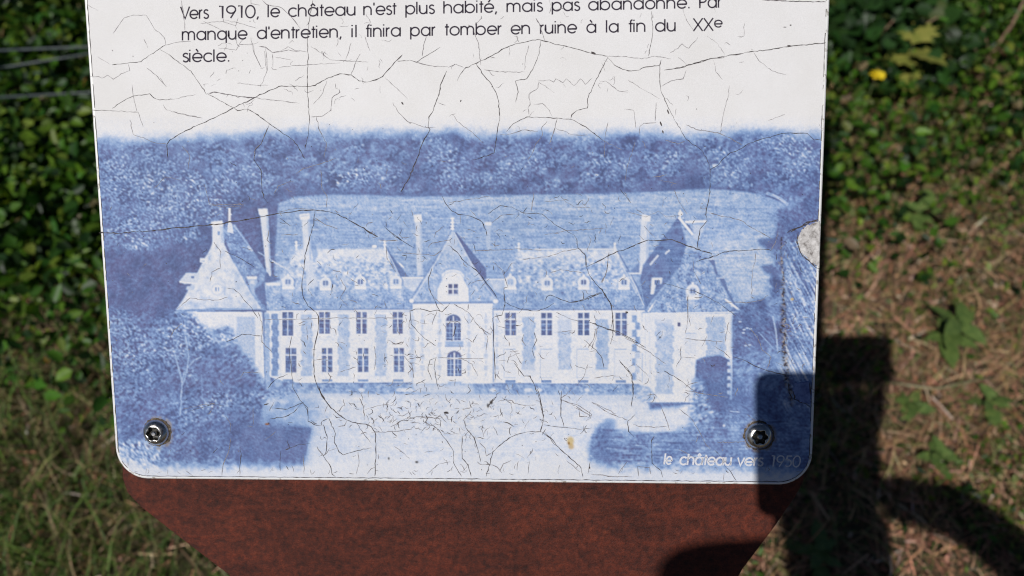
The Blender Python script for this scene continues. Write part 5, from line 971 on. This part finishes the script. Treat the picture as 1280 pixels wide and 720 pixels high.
# ================================================================== THE PHOTOGRAPHER (behind the lens; casts the shadows at lower right)
def ef(X, Y, t):                  # millimetres down-sun of the lens, t metres towards the sun
    return Vector(c2w(np.array([X/1000+S[0]*t, Y/1000+S[1]*t, t])))
M['skin'] = solid('skin', (.38, .21, .14), (.46, .27, .19), 40, .5); M['jacket'] = solid('dark_jacket', (.02, .025, .04), (.035, .04, .06), 90, .85); M['jeans'] = solid('blue_jeans', (.04, .06, .11), (.07, .10, .17), 200, .9)
M['hair'] = solid('brown_hair', (.03, .018, .010), (.07, .04, .02), 150, .6); M['shoe'] = solid('dark_shoe', (.02, .02, .02), (.05, .045, .04), 80, .7); M['case'] = solid('black_phone_case', (.012, .012, .014), (.03, .03, .032), 80, .5)
def skin(name, nodes, edges, mat, parent, root=0, lv=2):
    me = bpy.data.meshes.new(name); me.from_pydata([tuple(n[0]) for n in nodes], edges, []); o = link(name, me, mat)
    mo = o.modifiers.new('skin', 'SKIN'); mo.use_smooth_shade = True; d = me.skin_vertices[0].data
    for i, nd in enumerate(nodes):
        r_ = nd[1] if isinstance(nd[1], tuple) else (nd[1], nd[1]); d[i].radius = r_; d[i].use_root = (i == root)
    sb = o.modifiers.new('sub', 'SUBSURF'); sb.levels = lv; sb.render_levels = lv
    if parent is not None: rel(o, parent)
    return o
foot = Vector((-.2, -.92, 0)); person = tag(empty('person', foot), 'person in a dark jacket leaning over the sign with a phone in both hands', 'person')
head = ef(-10, 254, -.46); sh = ef(0, 520, -.47); shL, shR = sh+Vector((-.17, 0, 0)), sh+Vector((.18, .0, .0))
pel = Vector((-.15, -1.0, .80)); hipL, hipR = pel+Vector((-.09, 0, -.03)), pel+Vector((.09, 0, -.03))
wrL, wrR = ef(48, 262, -.05), ef(66, 272, -.055); elL, elR = ef(60, 520, -.16), ef(400, 470, -.24)
armR = [ef(118, 291, -.075), ef(209, 309, -.12), ef(300, 372, -.18)]
neck = sh.lerp(head, .45)
bn = [(pel, .11), (pel.lerp(sh, .5), .105), (pel.lerp(sh, .88), .11), (neck, .05), (head-Vector((0, 0, .02)), (.072, .085)), (head+Vector((0, .01, .06)), (.074, .09)),
      (shL, .05), (elL, .038), (ef(62, 400, -.10), .034), (wrL, .024), (shR, .05), (elR, .038), (armR[2], .037), (armR[1], .033), (armR[0], .028), (wrR, .024),
      (hipL, .08), (Vector((-.25, -.90, .43)), .055), (Vector((-.25, -.98, .09)), .038), (hipR, .08), (Vector((-.05, -.88, .43)), .055), (Vector((-.05, -.96, .09)), .038)]
be = [(0, 1), (1, 2), (2, 3), (3, 4), (4, 5), (2, 6), (6, 7), (7, 8), (8, 9), (2, 10), (10, 11), (11, 12), (12, 13), (13, 14), (14, 15), (0, 16), (16, 17), (17, 18), (0, 19), (19, 20), (20, 21)]
def hand(wi, palm, fdir, side, t0):            # palm and five bent fingers rooted in it
    i = len(bn); bn.append((ef(palm[0], palm[1]+34, t0-.008), (.030, .017))); be.append((wi, i)); bn.append((ef(palm[0], palm[1], t0), (.037, .015))); be.append((i, i+1))
    for k, (off, ln) in enumerate(((-28, 58), (-10, 68), (9, 64), (27, 50))):
        b0 = len(bn); bn.append((ef(palm[0]+off, palm[1]-24, t0+.002), .0105)); bn.append((ef(palm[0]+off*1.05, palm[1]-24-ln*.45, t0+.018), .0092)); bn.append((ef(palm[0]+off*1.05, palm[1]-24-ln*.80, t0+.030), .0085)); bn.append((ef(palm[0]+off, palm[1]-20-ln, t0+.033), .0072))
        be.extend([(i+1, b0), (b0, b0+1), (b0+1, b0+2), (b0+2, b0+3)])
    b0 = len(bn); bn.append((ef(palm[0]+side*26, palm[1]+12, t0-.014), .013)); bn.append((ef(palm[0]+side*30, palm[1]-18, t0-.022), .0115)); bn.append((ef(palm[0]+side*22, palm[1]-44, t0-.016), .009)); be.extend([(i+1, b0), (b0, b0+1), (b0+1, b0+2)])
hand(9, (6, 178), None, 1, -.040); hand(15, (68, 182), None, -1, -.043)
skin('body', bn, be, M['skin'], person, 0, 2)
jn = [(pel+Vector((0, 0, .02)), .135), (pel.lerp(sh, .5), .13), (pel.lerp(sh, .9), .12), (sh.lerp(neck, .45), .07), (shL, .062), (elL, .046), (ef(62, 400, -.10), .042), (ef(58, 300, -.062), .038),
      (shR, .062), (elR, .046), (armR[2], .043), (armR[1], .040), (armR[0], .035), (ef(88, 286, -.062), .034)]
skin('jacket', jn, [(0, 1), (1, 2), (2, 3), (2, 4), (4, 5), (5, 6), (6, 7), (2, 8), (8, 9), (9, 10), (10, 11), (11, 12), (12, 13)], M['jacket'], person)
for k in (16, 19): skin('trouser_leg', [(bn[k][0]+Vector((0, 0, .07)), .088), (bn[k][0]+Vector((0, .01, -.06)), .088), (bn[k+1][0], .068), (bn[k+2][0], .052)], [(0, 1), (1, 2), (2, 3)], M['jeans'], person)
for k in (18, 21): p = bn[k][0]; skin('shoe', [(p+Vector((0, -.03, -.055)), (.045, .035)), (p+Vector((.0, .08, -.06)), (.045, .03)), (p+Vector((0, .17, -.065)), (.04, .024))], [(0, 1), (1, 2)], M['shoe'], person)
def blob(name, c_, r_, mat, parent, squash=(1, 1, 1), seg=20):
    bm = bmesh.new(); bmesh.ops.create_uvsphere(bm, u_segments=seg, v_segments=seg//2+2, radius=r_)
    for v in bm.verts: v.co = Vector((v.co.x*squash[0], v.co.y*squash[1], v.co.z*squash[2]))*(1+.03*math.sin(40*v.co.x+25*v.co.z))+c_
    return bm_obj(name, bm, mat, True, parent)
blob('hair', head+Vector((0, -.032, .030)), .088, M['hair'], person, (.90, .95, 1.0), 28)
bm = bmesh.new(); bmesh.ops.create_uvsphere(bm, u_segments=36, v_segments=20, radius=1)
for v in bm.verts:               # added headwear, squared off to cast the flat-topped shadow on the plate
    q = [math.copysign(abs(a_)**.42, a_) for a_ in v.co]; k = 1/max(1e-6, (abs(q[0])**6+abs(q[1])**6+abs(q[2])**6)**(1/6.)); X, Y, T_ = q[0]*k, q[1]*k, q[2]*k
    v.co = ef(-17+86*X+5*Y, 208+78*Y-6*X, -.46+.10*T_)
bmesh.ops.recalc_face_normals(bm, faces=bm.faces); bm_obj('shadow_hat', bm, solid('grey_felt', (.05, .05, .052), (.09, .09, .092), 150, .9), True, person)
fc = head+Vector((0, .078, .02))
for sx_ in (-1, 1):
    blob('eye', fc+Vector((.03*sx_, .0, .012)), .012, solid('eye', (.6, .6, .58), (.75, .74, .72)), person); blob('ear', head+Vector((.083*sx_, -.005, .02)), .026, M['skin'], person, (.35, .7, 1.1))
blob('nose', fc+Vector((0, .014, -.012)), .015, M['skin'], person, (.8, 1.1, 1.4)); blob('mouth', fc+Vector((0, .002, -.048)), .020, solid('lips', (.42, .16, .13), (.5, .22, .18)), person, (1.2, .4, .35))
# the phone, held level in its case
def slab(name, x0, x1, y0, y1, r_, t0, t1, mat, parent):
    bm = bmesh.new(); lo = []
    for t in (t0, t1):
        lo.append([bm.verts.new(Vector(c2w(np.array([(a_-0)/1000+S[0]*t*0+S[0]*(-.02), b_/1000+S[1]*(-.02), t])))) for a_, b_ in rrect(x0, x1, y0, y1, r_, 8)])
    for i in range(len(lo[0])): j = (i+1) % len(lo[0]); bm.faces.new((lo[0][i], lo[0][j], lo[1][j], lo[1][i]))
    bm.faces.new(lo[0]); bm.faces.new(lo[1]); bmesh.ops.recalc_face_normals(bm, faces=bm.faces); return bm_obj(name, bm, mat, False, parent)
pc = ef(40, 76, -.02); phone = tag(empty('phone', pc), 'smartphone in a black case held level in two hands', 'phone')
slab('case', -40, 121, 31, 119, 9, -.024, -.014, M['case'], phone)
m, nt, b = new_mat('phone_screen'); b.inputs['Base Color'].default_value = (.01, .01, .012, 1); b.inputs['Roughness'].default_value = .08
g = noise(nt, 20, 2); r = ramp(nt, g, [(.3, (.008, .008, .01)), (.7, (.014, .014, .017))]); nt.links.new(r.outputs[0], b.inputs['Base Color']); M['screen'] = m
slab('screen', -34, 115, 36, 114, 5, -.0252, -.0241, M['screen'], phone); slab('camera_lens', -32, -22, 38, 48, 4.9, -.0139, -.0125, M['screen'], phone)
